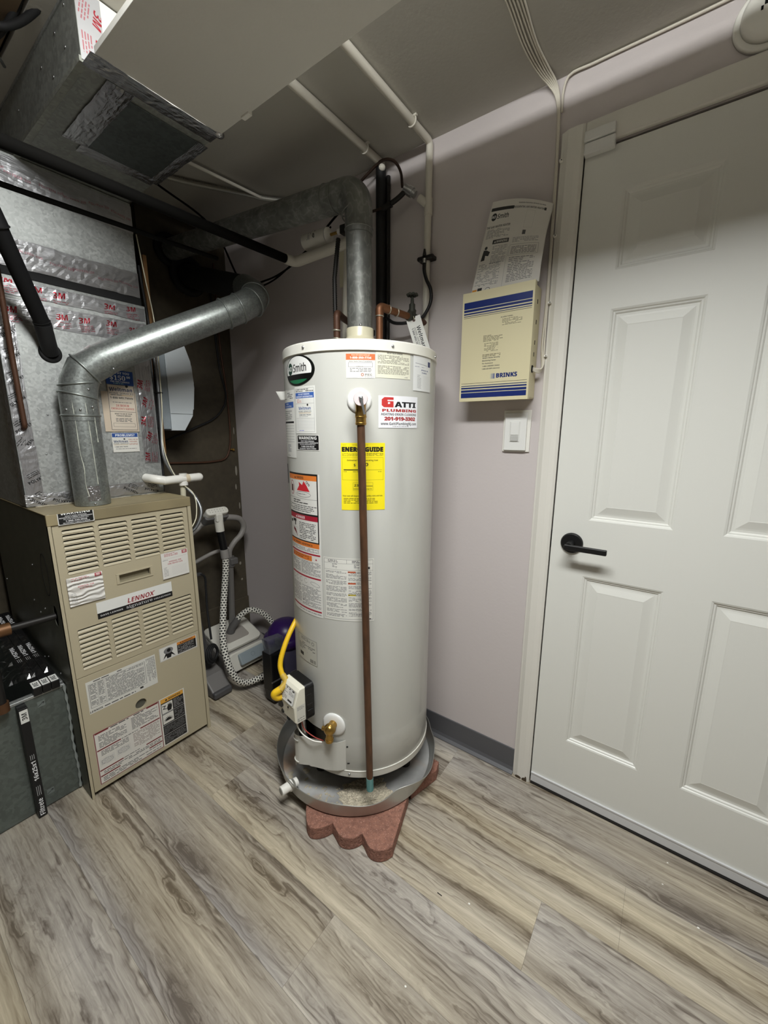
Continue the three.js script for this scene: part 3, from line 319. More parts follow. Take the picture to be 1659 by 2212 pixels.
{
  const P = thing('supply_plenum', 'galvanised sheet metal plenum with foil taped corners on top of the furnace', 'plenum');
  const x0 = 0.357, x1 = 0.8, zf = -1.72, zb = -2.25;
  const spg = galv(2.4, 0xffffff, { metalness: 0.62 });
  part('lower_case', bx(x0, x1, 1.0265, 1.745, zb, zf, 0.002), spg, P);
  const drum = part('upper_case', bx(x0 + 0.012, x1 - 0.012, 1.772, 2.09, zb, zf - 0.003, 0.003), spg, P);
  part('gasket', bx(x0 + 0.006, x1 - 0.008, 1.744, 1.773, zb, zf - 0.001, 0.004), M.rubber, P, 'black rubber joint between the plenum halves');
  const T = (w, h, x, y, o, s, z = zf + 0.0012, rz = 0) => { const m = part('foil_tape', wrinkled(w, h, 0.0016, s, Math.max(8, Math.round(w * 90)), Math.max(6, Math.round(h * 90))), tape(w, h, o), P); m.position.set(x, y, z); m.rotation.z = rz; return m; };
  T(0.435, 0.07, 0.578, 1.643, { red: 1 }, 2); T(0.435, 0.045, 0.578, 1.712, { red: 1 }, 3, zf + 0.0022);
  T(0.42, 0.085, 0.578, 1.814, { faint: 1 }, 4, zf - 0.0015); T(0.42, 0.09, 0.578, 2.035, { faint: 1 }, 5, zf - 0.0015);
  T(0.058, 0.42, 0.767, 1.36, { red: 1, rot: -1.3 }, 6); T(0.045, 0.43, 0.381, 1.4, { rot: -0.7 }, 7); T(0.045, 0.2, 0.383, 1.13, { rot: -0.7 }, 8, zf + 0.0022);
  T(0.15, 0.04, 0.43, 1.05, { rot: 0.5 }, 9, zf + 0.003); T(0.2, 0.045, 0.68, 1.055, { rot: 0.5 }, 10, zf + 0.003);
  const side = part('foil_tape', wrinkled(0.07, 0.6, 0.006, 12, 10, 50), M.foil, P, 'crumpled bare foil along the corner'); side.rotation.y = Math.PI / 2; side.position.set(x1 + 0.001, 1.33, zf - 0.035);
  const side2 = part('foil_tape', wrinkled(0.06, 0.66, 0.006, 13, 10, 50), M.foil, P, 'crumpled bare foil along the corner'); side2.rotation.y = -Math.PI / 2; side2.position.set(x0 - 0.001, 1.36, zf - 0.03);
  const debris = mat(0xb6ad97, { roughness: 0.95, bumpMap: crumple, bumpScale: 0.006 });
  for (let i = 0; i < 16; i++) part('lint', ball(1, rr(0.37, 0.79), 1.027, zf + rr(0.004, 0.016), rr(0.012, 0.03), rr(0.002, 0.004), rr(0.004, 0.01)), debris, P);
  const Fl = (n, a, b, c, e, m, lab, rz = 0) => flat(n, b - a, e - c, m, P, [(a + b) / 2, (c + e) / 2, zf + 0.0034], 'z', rz, lab);
  const weltman = (x, cx, y, s, c = '#1f3c78') => { txt(x, 'Weltman', cx, y, s, c, { fit: s * 4.3 }); txt(x, 'HOME SERVICES', cx, y + s * 0.75, s * 0.52, '#222', { w: 'normal', fit: s * 4.5 }); x.fillStyle = '#222'; x.beginPath(); x.arc(cx + s * 1.1, y - s * 0.75, s * 0.26, 0, 7); x.fill(); rule(x, cx - s * 2.1, y + s * 1.12, cx + s * 2.1, y + s * 1.12, '#a97b2c', s * 0.08); };
  M.weltman = weltman;
  Fl('label', 0.613, 0.729, 1.275, 1.42, paper(0.116, 0.145, 1600, (x, W, H) => bg(x, W, H, '#c9b9a4')), 'tan backing card', 0);
  const st = Fl('label', 0.634, 0.726, 1.28, 1.497, paper(0.092, 0.217, 2600, (x, W, H) => { bg(x, W, H, '#cfc3b2'); x.fillStyle = '#1f4a94'; x.fillRect(0, 0, W, H * 0.235); txt(x, 'WE PAY YOU', W * 0.5, H * 0.04, W * 0.13, '#eee', { fit: W * 0.75 }); txt(x, '$150', W * 0.42, H * 0.12, W * 0.26, '#f2f2f2', { f: 'serif' }); txt(x, '00', W * 0.82, H * 0.1, W * 0.13, '#f2f2f2', { f: 'serif' }); txt(x, 'FOR THIS FURNACE', W * 0.5, H * 0.185, W * 0.09, '#eee', { fit: W * 0.7 }); fine(x, W * 0.25, H * 0.205, W * 0.5, H * 0.02, 1, '#cfd', 3); box(x, 4, H * 0.24, W - 8, H * 0.75, '#222', 3); weltman(x, W * 0.5, H * 0.315, W * 0.2, '#1d2f55'); fine(x, W * 0.12, H * 0.395, W * 0.76, H * 0.025, 1, '#555', 4); txt(x, '1-888-WELTMAN', W * 0.5, H * 0.455, W * 0.11, '#222', { fit: W * 0.85 }); fine(x, W * 0.15, H * 0.52, W * 0.7, H * 0.02, 1, '#555', 5); txt(x, '24 HOUR', W * 0.5, H * 0.585, W * 0.11, '#a33a36', { f: 'serif' }); txt(x, 'EMERGENCY SERVICE', W * 0.5, H * 0.635, W * 0.1, '#a33a36', { f: 'serif', fit: W * 0.86 }); rule(x, 4, H * 0.685, W - 4, H * 0.685, '#222', 3); txt(x, 'WHAT TO DO IF YOUR', W * 0.5, H * 0.72, W * 0.075, '#333', { fit: W * 0.65 }); txt(x, 'FURNACE BREAKS', W * 0.5, H * 0.755, W * 0.075, '#333', { fit: W * 0.55 }); fine(x, W * 0.2, H * 0.79, W * 0.6, H * 0.07, 3, '#555', 6); box(x, W * 0.1, H * 0.88, W * 0.8, H * 0.06, '#444', 2); }), 'tan service sticker with blue head', -0.01); st.position.z += 0.0008;
  Fl('label', 0.63, 0.722, 1.1985, 1.2705, paper(0.092, 0.072, 2600, (x, W, H) => { bg(x, W, H, '#d6d4cc'); x.fillStyle = '#24498e'; x.fillRect(W * 0.02, H * 0.02, W * 0.96, H * 0.2); txt(x, 'PROBLEMS?', W * 0.5, H * 0.125, H * 0.16, '#f0f0ee', { fit: W * 0.74 }); weltman(x, W * 0.32, H * 0.44, W * 0.125, '#1d2f55'); txt(x, '1-888-WELTMAN', W * 0.31, H * 0.72, H * 0.07, '#222', { fit: W * 0.5 }); fine(x, W * 0.1, H * 0.8, W * 0.8, H * 0.05, 1, '#555', 6); txt(x, 'CALL US 24', W * 0.79, H * 0.35, H * 0.09, '#a86a5a', { fit: W * 0.36 }); txt(x, 'HOURS', W * 0.79, H * 0.46, H * 0.09, '#a86a5a', { fit: W * 0.3 }); fine(x, W * 0.62, H * 0.54, W * 0.33, H * 0.1, 2, '#a86a5a', 9); }), 'small white and blue PROBLEMS sticker', 0.01);
  const so = []; for (const [a, b] of [[0.43, 1.2], [0.6, 1.12], [0.45, 1.33]]) part('screw', ball(0.003, a, b, zf), M.steel, P);
}

// ---------------------------------------------------------------- furnace flue
{
  const f = thing('furnace_flue', 'galvanised round flue pipe rising from the furnace and slanting to the chimney', 'flue pipe');
  const g1 = galvPipe(0xe2e6e4, { metalness: 0.75, roughness: 0.8 }), A = V(0.516, 1.0275, -1.632), B = V(0.516, 1.4, -1.632), Cc = V(0.566, 1.5, -1.612), E = V(1.02, 1.742, -1.44), Fv = V(1.12, 1.83, -1.5), Gv = V(1.14, 1.95, -1.8), Hh = V(1.135, 2.0, -1.982);
  part('riser', sweep([A, V(0.516, 1.33, -1.632)], 0.052, 36), g1, f);
  part('elbow', sweep([V(0.516, 1.31, -1.632), V(0.516, 1.385, -1.632), V(0.522, 1.43, -1.63), V(0.54, 1.475, -1.622), V(0.59, 1.513, -1.602)], 0.0535, 36), g1, f);
  const run = E.clone().sub(V(0.566, 1.5, -1.612)); part('slanting_run', sweep([V(0.566, 1.5, -1.612), E], 0.0505, 36), g1, f);
  part('end_elbow', sweep([E.clone().addScaledVector(run, -0.12), E, V(1.085, 1.785, -1.43), V(1.125, 1.83, -1.48), V(1.14, 1.87, -1.56)], 0.0525, 36), g1, f);
  part('chimney_connector', sweep([V(1.138, 1.865, -1.55), Hh], 0.05, 30), M.sooty, f);
  for (const [p, d, r] of [[V(0.516, 1.327, -1.632), V(0, 1, 0), 0.0535], [V(0.516, 1.392, -1.632), V(0.2, 1, 0.05), 0.0545], [V(0.52, 1.43, -1.63), V(-0.15, 1, 0), 0.055], [V(0.543, 1.478, -1.62), V(0.8, 0.75, 0.3), 0.055], [E.clone().addScaledVector(run, -0.11), run, 0.0535], [E.clone(), run, 0.0535], [V(1.075, 1.776, -1.43), V(1, 0.7, 0), 0.0535], [V(1.11, 1.81, -1.455), V(0.7, 0.8, -0.6), 0.0535]]) part('bead', torus(r, 0.0032, p.x, p.y, p.z, d, 40), g1, f);
  const wet = mat(0xbfc2b4, { roughness: 0.5 });
  const drip = (a, pts) => { const q = pts.map(([da, y]) => V(0.516 + 0.0524 * Math.sin((a + da) * D2R), y, -1.632 + 0.0524 * Math.cos((a + da) * D2R))); part('mineral_run', sweep(spline(q.map((v) => [v.x, v.y, v.z]), 20), (l, t) => 0.0011 + 0.0005 * Math.sin(t * 21), 6), wet, f, 'pale dried drip mark'); };
  drip(-38, [[0, 1.37], [2, 1.3], [3, 1.2], [8, 1.16], [6, 1.1], [12, 1.06]]); drip(2, [[-2, 1.37], [0, 1.3], [2, 1.22], [3, 1.15], [4, 1.1]]); drip(24, [[0, 1.36], [2, 1.3], [3, 1.24]]);
  const fp = part('foil_patch', cylPatch(0.0528, 14, -26, 1.045, 1.095, 12), M.foil, f); fp.position.set(0.516, 0, -1.632); fp.rotation.y = -17 * D2R;
  for (const [x, y, z] of [[0.505, 1.035, -1.579], [0.5, 1.345, -1.579], [0.47, 1.345, -1.605], [0.53, 1.41, -1.578], [0.6, 1.48, -1.55], [0.535, 1.355, -1.58]]) part('screw', ball(0.0035, x, y, z), M.steel, f);
  const th = part('thimble', torus(0.072, 0.018, 1.135, 2.0, ZP + 0.0185, V(0, 0, 1), 36), M.blackMatte, f, 'black sooty thimble collar in the chimney');
}
// ---------------------------------------------------------------- trunk duct under the ceiling
{
  const d = thing('trunk_duct', 'galvanised rectangular trunk duct with foil taped patch hung under the ceiling', 'duct');
  const x0 = 0.47, x1 = 0.784, y0 = 2.092, y1 = 2.234, z0 = -2.28, z1 = -1.183;
  part('duct_body', bx(x0, x1, y0, y1, z0, z1, 0.001), galv(2, 0xdadbd6, { metalness: 0.35 }), d);
  part('seam_lip', bx(x0 - 0.004, x0 + 0.012, y0 - 0.004, y0 + 0.008, z0, z1, 0.001), galv(2, 0xdcdcd2, { metalness: 0.4 }), d);
  part('top_lip', bx(x0 - 0.003, x0 + 0.01, y1 - 0.004, y1 + 0.003, z0, z1, 0.001), M.galv, d);
  part('patch_panel', bx(0.573, 0.778, y0 - 0.0035, y0 - 0.0005, -1.515, -1.22, 0.0006), galv(2, 0x9aa0a0, { metalness: 0.75 }), d, 'riveted sheet metal patch');
  const T = (w, h, x, z, rz, s, m = M.foil) => { const g = wrinkled(w, h, 0.0028, s, Math.round(w * 110) + 6, Math.round(h * 110) + 4); g.rotateX(Math.PI / 2); const o = part('foil_tape', g, m, d, 'crumpled shiny foil tape'); o.position.set(x, y0 - 0.0042, z); o.rotation.y = rz; };
  T(0.31, 0.052, 0.627, -1.164, 0, 21); T(0.31, 0.06, 0.554, -1.346, Math.PI / 2, 22); T(0.21, 0.045, 0.673, -1.52, 0, 23); T(0.31, 0.03, 0.776, -1.37, Math.PI / 2, 24);
  const redTape = mat(0xffffff, { map: tapeTex(0.05, 0.14, { red: 1, rot: 1.57 }), metalness: 0.3, roughness: 0.5 });
  const ef = part('foil_tape', new THREE.PlaneGeometry(0.05, 0.138), redTape, d, 'foil tape with red print up the duct corner'); ef.position.set(x0 + 0.026, y0 + 0.071, z1 + 0.001); ef.rotation.z = 0;
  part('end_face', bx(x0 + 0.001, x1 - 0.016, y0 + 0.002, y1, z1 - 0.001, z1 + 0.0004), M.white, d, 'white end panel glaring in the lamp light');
  const kn = part('foil_wad', ball(0.014, 0.781, y0 + 0.002, -1.145, 1.2, 0.8, 0.9), M.foil, d);
  for (const [y, z] of [[2.22, -1.24], [2.2, -1.31], [2.15, -1.26], [2.13, -1.35], [2.18, -1.42], [2.17, -1.63]]) part('rivet', ball(0.003, x0 - 0.0005, y, z, 0.6, 1, 1), M.steel, d);
}
// ---------------------------------------------------------------- overhead pipes and cables beside the duct
{
  const iron = mat(0x0b0a08, { roughness: 0.9, specularIntensity: 0.3 });
  const p = thing('overhead_pipe', 'black insulated water pipe crossing under the trunk duct, turning white at the wall', 'pipe');
  part('insulated_run', sweep([V(-0.6, 1.915, -1.345), V(1.165, 1.925, -1.3)], 0.0155, 20), iron, p, 'black foam covered run');
  part('wrapped_run', pipe([[1.14, 1.925, -1.3], [1.19, 1.926, -1.3], [1.19, 1.93, -0.995], [1.25, 1.93, -0.985]], 0.0185, 0.03), M.pipeWhite, p, 'white wrapped elbow and run');
  const q = thing('conduit_run', 'thin dark conduit running under the black overhead pipe', 'pipe'); part('tube', sweep([V(-0.5, 1.865, -1.46), V(0.93, 1.885, -1.42)], 0.007, 12), iron, q); part('joist_clip', bx(0.2, 0.22, 1.87, 2.05, -1.455, -1.445), iron, q);
  const t = thing('hammer_arrestor', 'small white canister with black print strapped over the white pipe', 'canister', [1.2, 1.983, -1.19]); t.rotation.y = 0.06;
  const cm = paper(0.15, 0.1, 2000, (x, W, H) => { bg(x, W, H, '#d9d6cc'); x.save(); x.translate(W * 0.33, H * 0.5); for (const dx of [-46, 46]) { x.strokeStyle = '#111'; x.lineWidth = 4; x.beginPath(); x.ellipse(dx, -14, 13, 7, -0.3, 0, 7); x.stroke(); x.fillStyle = '#111'; x.fillRect(dx - 8, -16, 16, 4); } x.fillStyle = '#111'; x.fillRect(-18, -22, 36, 11); x.restore(); fine(x, W * 0.12, H * 0.55, W * 0.42, H * 0.2, 4, '#777', 3); });
  const body = new THREE.CylinderGeometry(0.027, 0.027, 0.11, 32); body.rotateZ(Math.PI / 2); body.rotateY(Math.PI / 2); part('can', body, cm, t);
  part('cap', lathe([[0, 0], [0.027, 0], [0.026, 0.006], [0.014, 0.01], [0.008, 0.014], [0, 0.014]]).rotateX(Math.PI / 2).translate(0, 0, 0.055), M.pvc, t); part('stem', cyl(0.005, 0.005, 0.05, 0, 0, 0.09, 12, 'z'), M.brass, t); part('nut', cyl(0.011, 0.011, 0.015, 0, 0, 0.112, 6, 'z'), M.pvc, t); part('fitting', bx(-0.014, 0.014, -0.014, 0.014, 0.12, 0.155, 0.003), M.iron, t);
  const w1 = solo('thin_cable', sweep(spline([[0.9, 2.215, -1.75], [1.1, 2.12, -1.7], [1.27, 1.965, -1.75], [1.3, 1.955, -1.6], [1.28, 1.99, -1.35], [1.27, 2.09, -1.12], [1.27, 2.11, -1.0]], 60), 0.004, 8), iron, 'thin black cable looping across the wall behind the vent pipe', 'cable');
  const w2 = solo('thin_cable', sweep(spline([[1.3, 1.98, -1.97], [1.31, 1.945, -1.8], [1.315, 1.95, -1.6], [1.3, 1.99, -1.42], [1.29, 2.06, -1.2]], 50), 0.0035, 8), iron, 'second thin black cable drooping from the concrete pier', 'cable');
  solo('ceiling_batten', sweep([V(0.84, 2.222, -1.55), V(1.21, 2.222, -1.516)], 0.006, 8), M.pipeWhite, 'thin white strip along the ceiling beside the armoured cable', 'strip');
  solo('ceiling_conduit', sweep(dense(spline([[0.85, 2.223, -1.72], [0.932, 2.222, -1.685], [1.002, 2.222, -1.647], [1.086, 2.222, -1.593], [1.175, 2.222, -1.535], [1.217, 2.222, -1.516], [1.312, 2.222, -1.413], [1.33, 2.222, -1.3]], 80), 0.0022), (l) => 0.009 + 0.0016 * Math.sin(l * 900), 12), mat(0xa8a69c, { roughness: 0.5, metalness: 0.5 }), 'ribbed grey flexible conduit fixed to the ceiling', 'conduit');
  // cables in the joist bay
  for (const [i, pts, r, m, lab] of [[0, [[0.1, 2.28, -1.4], [0.28, 2.2, -1.42], [0.4, 2.21, -1.4], [0.5, 2.3, -1.2]], 0.008, M.rubber, 'thick black cable sagging beside the trunk duct'], [1, [[0.0, 2.3, -1.52], [0.25, 2.19, -1.5], [0.38, 2.2, -1.46], [0.43, 2.26, -1.35]], 0.007, M.rubber, 'black cable looping below the joists'], [2, [[0.1, 2.3, -1.5], [0.24, 2.21, -1.49], [0.4, 2.2, -1.5], [0.43, 2.215, -1.55]], 0.004, M.steel, 'grey cable tied into the black bundle'], [3, [[-0.1, 2.33, -1.6], [0.22, 2.215, -1.56], [0.42, 2.21, -1.62]], 0.006, M.rubber, 'black cable behind the bundle in the joist bay']]) solo('joist_cable', sweep(spline(pts, 40), r, 8), m, lab, 'cable');
  solo('cable_tie', torus(0.022, 0.0025, 0.3, 2.202, -1.47, V(1, 0, 0.2), 20), M.pvc, 'white cable tie around the dark cable bundle', 'cable tie');
}
// ---------------------------------------------------------------- humidifier on the plenum side
{
  const h = thing('humidifier', 'pale grey bypass humidifier cabinet with curved face on the plenum side', 'humidifier');
  const hb = mat(0x8f989d, { roughness: 0.5 }), hw = mat(0xccd3d6, { roughness: 0.45 });
  part('back_box', bx(0.808, 0.9, 1.285, 1.66, -1.98, -1.805, 0.004), hb, h);
  const prof = [[0.9, 1.28], [0.958, 1.28], [1.0, 1.345], [1.008, 1.4], [1.018, 1.49], [1.01, 1.58], [0.99, 1.64], [0.975, 1.66], [0.9, 1.66]];
  const g = extrude(prof, 0.16, 0.002); g.translate(0, 0, -1.803); part('cover', g, hw, h);
  const g2 = extrude([[1.003, 1.37], [1.014, 1.375], [1.0245, 1.47], [1.02, 1.56], [1.01, 1.6], [1.006, 1.6]], 0.13, 0.001); g2.translate(0, 0, -1.815); part('cover_rib', g2, hw, h);
  part('seam', bx(0.9005, 1.001, 1.352, 1.3532, -1.8025, -1.8018), M.galvDark, h);
  for (const z of [0]) part('bracket', bx(0.801, 0.81, 1.3, 1.62, -1.95, -1.83), hb, h);
}
// ---------------------------------------------------------------- refrigerant, condensate, conduit
{
  const k = mat(0x121213, { roughness: 0.7, specularIntensity: 0.5 });
  const r = thing('suction_line', 'thick black foam covered refrigerant line bending into the plenum', 'pipe');
  part('sleeve', sweep([V(0.3, 1.93, -1.47), V(0.352, 1.795, -1.5)], 0.0235, 24), k, r); part('sleeve', sweep([V(0.349, 1.803, -1.498), V(0.458, 1.6, -1.655)], 0.0212, 24), k, r);
  part('elbow', sweep(fillet([[0.455, 1.606, -1.65], [0.472, 1.555, -1.69], [0.483, 1.532, -1.716]], 0.03), 0.0232, 24), M.rubber, r); part('cut_ring', torus(0.0215, 0.002, 0.453, 1.61, -1.648, V(0.4, -0.85, -0.5)), M.hole, r); part('sealant', lathe([[0, 0], [0.032, 0], [0.027, 0.006], [0.018, 0.008]]).rotateX(Math.PI / 2).translate(0.483, 1.53, -1.7195), M.rubber, r); part('cable_tie', torus(0.0236, 0.002, 0.351, 1.799, -1.5, V(0.3, -0.8, -0.4)), M.hole, r);
  solo('liquid_line', pipe([[0.355, 1.86, -1.6], [0.366, 1.73, -1.64], [0.376, 1.5, -1.685], [0.382, 1.29, -1.7], [0.382, 1.285, -1.719]], 0.0075, 0.018), M.copperOld, 'thin brown copper refrigerant line running down the plenum corner', 'pipe');
  const c = thing('condensate_pipe', 'white plastic condensate drain with elbow lying on the furnace top', 'pipe');
  part('stub', pipe([[0.735, 1.093, -1.719], [0.745, 1.09, -1.665], [0.78, 1.082, -1.655]], 0.0175, 0.02), M.pvc, c); part('run', sweep([V(0.772, 1.082, -1.655), V(0.92, 1.085, -1.655)], 0.0168, 20), M.pvc, c);
  part('coupling', sweep([V(0.858, 1.0835, -1.655), V(0.874, 1.084, -1.655)], 0.0185, 20), mat(0xd6c8ac, { roughness: 0.6 }), c, 'tan glue ring'); part('cap', ball(0.017, 0.92, 1.085, -1.655), M.pvc, c); part('drop', sweep([V(0.852, 1.08, -1.66), V(0.852, 0.92, -1.68), V(0.852, 0.3, -1.7)], 0.011, 16), M.cream, c); part('tee_hub', cyl(0.0175, 0.0175, 0.016, 0.852, 1.064, -1.657, 20), M.pvc, c); part('upper_hub', cyl(0.015, 0.015, 0.012, 0.852, 1.099, -1.655, 20), M.pvc, c);
  const fx = dense(spline([[0.822, 1.6, -1.735], [0.826, 1.45, -1.735], [0.822, 1.3, -1.735], [0.812, 1.17, -1.715], [0.842, 1.09, -1.7], [0.885, 1.0, -1.63], [0.886, 0.94, -1.6], [0.856, 0.88, -1.6], [0.83, 0.86, -1.61]], 120), 0.0018);
  solo('armoured_cable', sweep(fx, (l) => 0.0066 + 0.0015 * Math.sin(l * 1100), 14), mat(0x8d8f90, { metalness: 0.8, roughness: 0.4 }), 'ribbed silver armoured cable curling down beside the furnace', 'cable');
  solo('thermostat_wire', sweep(spline([[0.806, 2.0, -1.74], [0.82, 1.85, -1.735], [0.835, 1.7, -1.73], [0.83, 1.4, -1.725], [0.815, 1.2, -1.715], [0.84, 1.08, -1.68], [0.862, 1.02, -1.6], [0.84, 0.93, -1.56], [0.815, 0.9, -1.55]], 60), 0.0022, 8), M.cream, 'thin white wire hanging along the plenum corner', 'wire');
  solo('black_wire', sweep(spline([[0.812, 1.9, -1.76], [0.826, 1.6, -1.75], [0.822, 1.3, -1.75], [0.815, 1.05, -1.75]], 40), 0.005, 8), M.rubber, 'black wire hanging beside the humidifier', 'wire');
  solo('wood_strip', bx(0.836, 0.85, 1.18, 1.95, -1.79, -1.77, 0.002), mat(0x7d5a33, { roughness: 0.7 }), 'narrow brown wooden strip upright beside the humidifier', 'strip');
  solo('cable_tie', torus(0.014, 0.002, 0.827, 1.43, -1.738, V(0, 1, 0), 18), M.hole, 'black tie holding wires beside the humidifier', 'cable tie');
  // copper tube on the pier
  solo('copper_tube', sweep(spline([[1.28, 2.1, -1.993], [1.285, 1.7, -1.993], [1.305, 1.45, -1.993], [1.3, 1.2, -1.993], [1.27, 1.135, -1.993], [1.2, 1.12, -1.993], [0.95, 1.125, -1.993]], 80), 0.005, 8), M.copperOld, 'thin copper tube clipped to the concrete pier', 'pipe');
  solo('pier_cable', sweep(spline([[1.25, 2.0, -1.992], [1.27, 1.6, -1.99], [1.295, 1.45, -1.99], [1.24, 1.36, -1.99], [1.1, 1.29, -1.99], [0.95, 1.23, -1.985]], 60), 0.005, 8), M.rubber, 'black cable curving across the concrete pier', 'cable');
  const sp = thing('spigot', 'tiny brass air bleed at the bend of the copper tube', 'spigot', [1.318, 1.178, -1.99]); part('knob', ball(0.008, 0, 0, 0), M.brass, sp); part('stem', cyl(0.004, 0.004, 0.02, -0.01, 0.002, 0, 10, 'x'), M.brass, sp);
}
// ---------------------------------------------------------------- return duct, filters, gas pipe
{
  const R = thing('return_duct', 'low galvanised return air box beside the furnace', 'duct'); const gm = galv(1.6, 0x9ba39e, { metalness: 0.5 });
  part('front_panel', bx(-0.5, 0.353, 0.004, 0.42, -1.626, -1.62, 0.001), gm, R); part('side_panel', bx(0.3475, 0.3535, 0.004, 0.42, -2.25, -1.626), gm, R); part('back_panel', bx(-0.5, 0.3475, 0.004, 0.42, -2.256, -2.25), gm, R); part('left_panel', bx(-0.506, -0.5, 0.004, 0.42, -2.256, -1.62), gm, R);
  part('top_edge', join(bx(-0.5, 0.353, 0.414, 0.424, -1.64, -1.618, 0.002), bx(0.343, 0.3545, 0.414, 0.424, -2.25, -1.64, 0.002)), M.galv, R, 'bright folded top edge'); part('bottom_panel', bx(-0.5, 0.3475, 0.001, 0.006, -2.25, -1.626), gm, R);
  part('silicone_joint', sweep(spline([[0.35, 0.42, -1.616], [0.352, 0.3, -1.617], [0.349, 0.2, -1.617], [0.352, 0.08, -1.617], [0.349, 0.01, -1.617]], 40), (l) => 0.004 + 0.002 * Math.sin(l * 160), 8), mat(0x8d938f, { roughness: 0.4 }), R);
  const mk = (x, y) => { const a = paper(0.02, 0.02, 3000, (c, W, H) => { c.clearRect(0, 0, W, H); c.fillStyle = '#7d8581'; c.fillRect(0, 0, W, H); rule(c, W * 0.05, H * 0.8, W * 0.9, H * 0.3, '#222', 4); rule(c, W * 0.9, H * 0.3, W * 0.55, H * 0.3, '#222', 4); rule(c, W * 0.9, H * 0.3, W * 0.75, H * 0.6, '#222', 4); }, { roughness: 0.6, metalness: 0.4 }); flat('marker_arrow', 0.02, 0.02, a, R, [x, y, -1.6195], 'z', 0, 'hand drawn black arrow'); }; mk(0.285, 0.385); mk(0.268, 0.055);
  const strip = (len, slot) => paper(len, 0.0225, 2400, (x, W, H) => { bg(x, W, H, '#0b0b0c'); const e = H; x.fillStyle = '#dcdcd6'; if (slot) { x.fillRect(e * 0.2, 2, e * 2.0, H - 4); txt(x, '3M', e * 1.2, H * 0.48, H * 0.8, '#111', { rot: Math.PI }); txt(x, '16x25x1', e * 10.2, H * 0.48, H * 0.74, '#eee', { fit: e * 3.4, rot: Math.PI }); for (let k = 0; k < 3; k++) rule(x, e * 7.5, H * (0.3 + 0.2 * k), e * 8.3, H * (0.3 + 0.2 * k), '#ddd', 2.5); for (let k = 0; k < 3; k++) rule(x, e * 12.8, H * (0.3 + 0.2 * k), e * 14.4, H * (0.3 + 0.2 * k), '#ddd', 2.5); txt(x, 'Filtrete', e * 16.4, H * 0.5, H * 0.78, '#eee', { fit: e * 2.9, rot: Math.PI }); } else { x.fillRect(e * 0.1, 2, e * 1.7, H - 4); txt(x, '3M', e * 0.95, H * 0.48, H * 0.78, '#111', { rot: Math.PI }); for (const o of [0, 12]) { txt(x, '16x25x1', W * 0 + e * (11.5 + o), H * 0.48, H * 0.76, '#eee', { fit: e * 3.9, rot: Math.PI }); for (let k = 0; k < 3; k++) rule(x, e * (8.2 + o), H * (0.3 + 0.2 * k), e * (9.2 + o), H * (0.3 + 0.2 * k), '#ddd', 2.5); } } });
  // filter standing in its slot in the front of the box
  const f = thing('air_filter', 'black framed air filter pushed into the slot of the return box', 'filter'); part('frame', bx(0.222, 0.2455, 0.006, 0.412, -1.62, -1.585, 0.001), M.black, f);
  { const m = part('printed_edge', new THREE.PlaneGeometry(0.405, 0.0225), strip(0.405, true), f, 'black edge printed 3M 16x25x1 Filtrete'); m.rotation.z = Math.PI / 2; m.position.set(0.2338, 0.209, -1.5845); m.rotation.z = -Math.PI / 2; }
  const film = mat(0xffffff, { transmission: 1, roughness: 0.12, thickness: 0, ior: 1.45 });
  const fm = [strip(0.6, false)];
  [0.328, 0.3045, 0.281].forEach((x, i) => { const g = thing('spare_filter', ['black edged spare air filter stored against the furnace side', 'middle spare air filter of the three in the return box', 'black edged spare air filter nearest the gas pipe'][i], 'filter', [x, 0.452, -1.606], 0, 'spare air filters in the return box'); g.rotation.x = 0.13; part('frame', bx(-0.0112, 0.0112, -0.36, -0.001, -0.6, -0.022, 0.001), M.black, g); const m = part('printed_edge', new THREE.PlaneGeometry(0.6, 0.0225), fm[0], g, 'black edge printed 3M and 16x25x1'); m.quaternion.setFromRotationMatrix(new THREE.Matrix4().makeBasis(V(0, 0, -1), V(-1, 0, 0), V(0, 1, 0))); m.position.set(0, 0.0002, -0.3); part('edge_board', bx(-0.0112, 0.0112, -0.03, -0.0008, -0.022, 0, 0.001), M.black, g); });
  const wr = thing('plastic_wrap', 'crumpled clear plastic wrap over the spare filters', 'wrap'); const wg = wrinkled(0.2, 0.3, 0.02, 55, 20, 24); wg.rotateX(-Math.PI / 2 + 0.13); wg.translate(0.23, 0.5, -1.78); part('film', wg, film, wr);
  const P = thing('gas_pipe', 'black iron gas pipe with brass union entering the furnace side', 'pipe');
  part('nipple', sweep([V(0.238, 0.683, -1.593), V(0.354, 0.68, -1.593)], 0.0105, 18), M.iron, P); part('union', sweep([V(0.185, 0.684, -1.593), V(0.242, 0.683, -1.593)], 0.019, 20), mat(0x6b4a2d, { metalness: 0.5, roughness: 0.5 }), P, 'rusty brown union'); part('tee', join(cyl(0.017, 0.017, 0.06, 0.19, 0.66, -1.593, 18), cyl(0.021, 0.021, 0.014, 0.19, 0.63, -1.593, 18)), M.iron, P); part('drip_leg', sweep([V(0.19, 0.63, -1.593), V(0.19, 0.44, -1.593)], 0.0135, 18), M.iron, P); part('leg_cap', cyl(0.018, 0.018, 0.03, 0.19, 0.44, -1.593, 18), mat(0x5a3d26, { metalness: 0.4, roughness: 0.6 }), P); part('riser', sweep([V(0.19, 0.68, -1.593), V(0.19, 1.2, -1.6), V(0.15, 2.2, -1.6)], 0.0135, 18), M.iron, P);
}
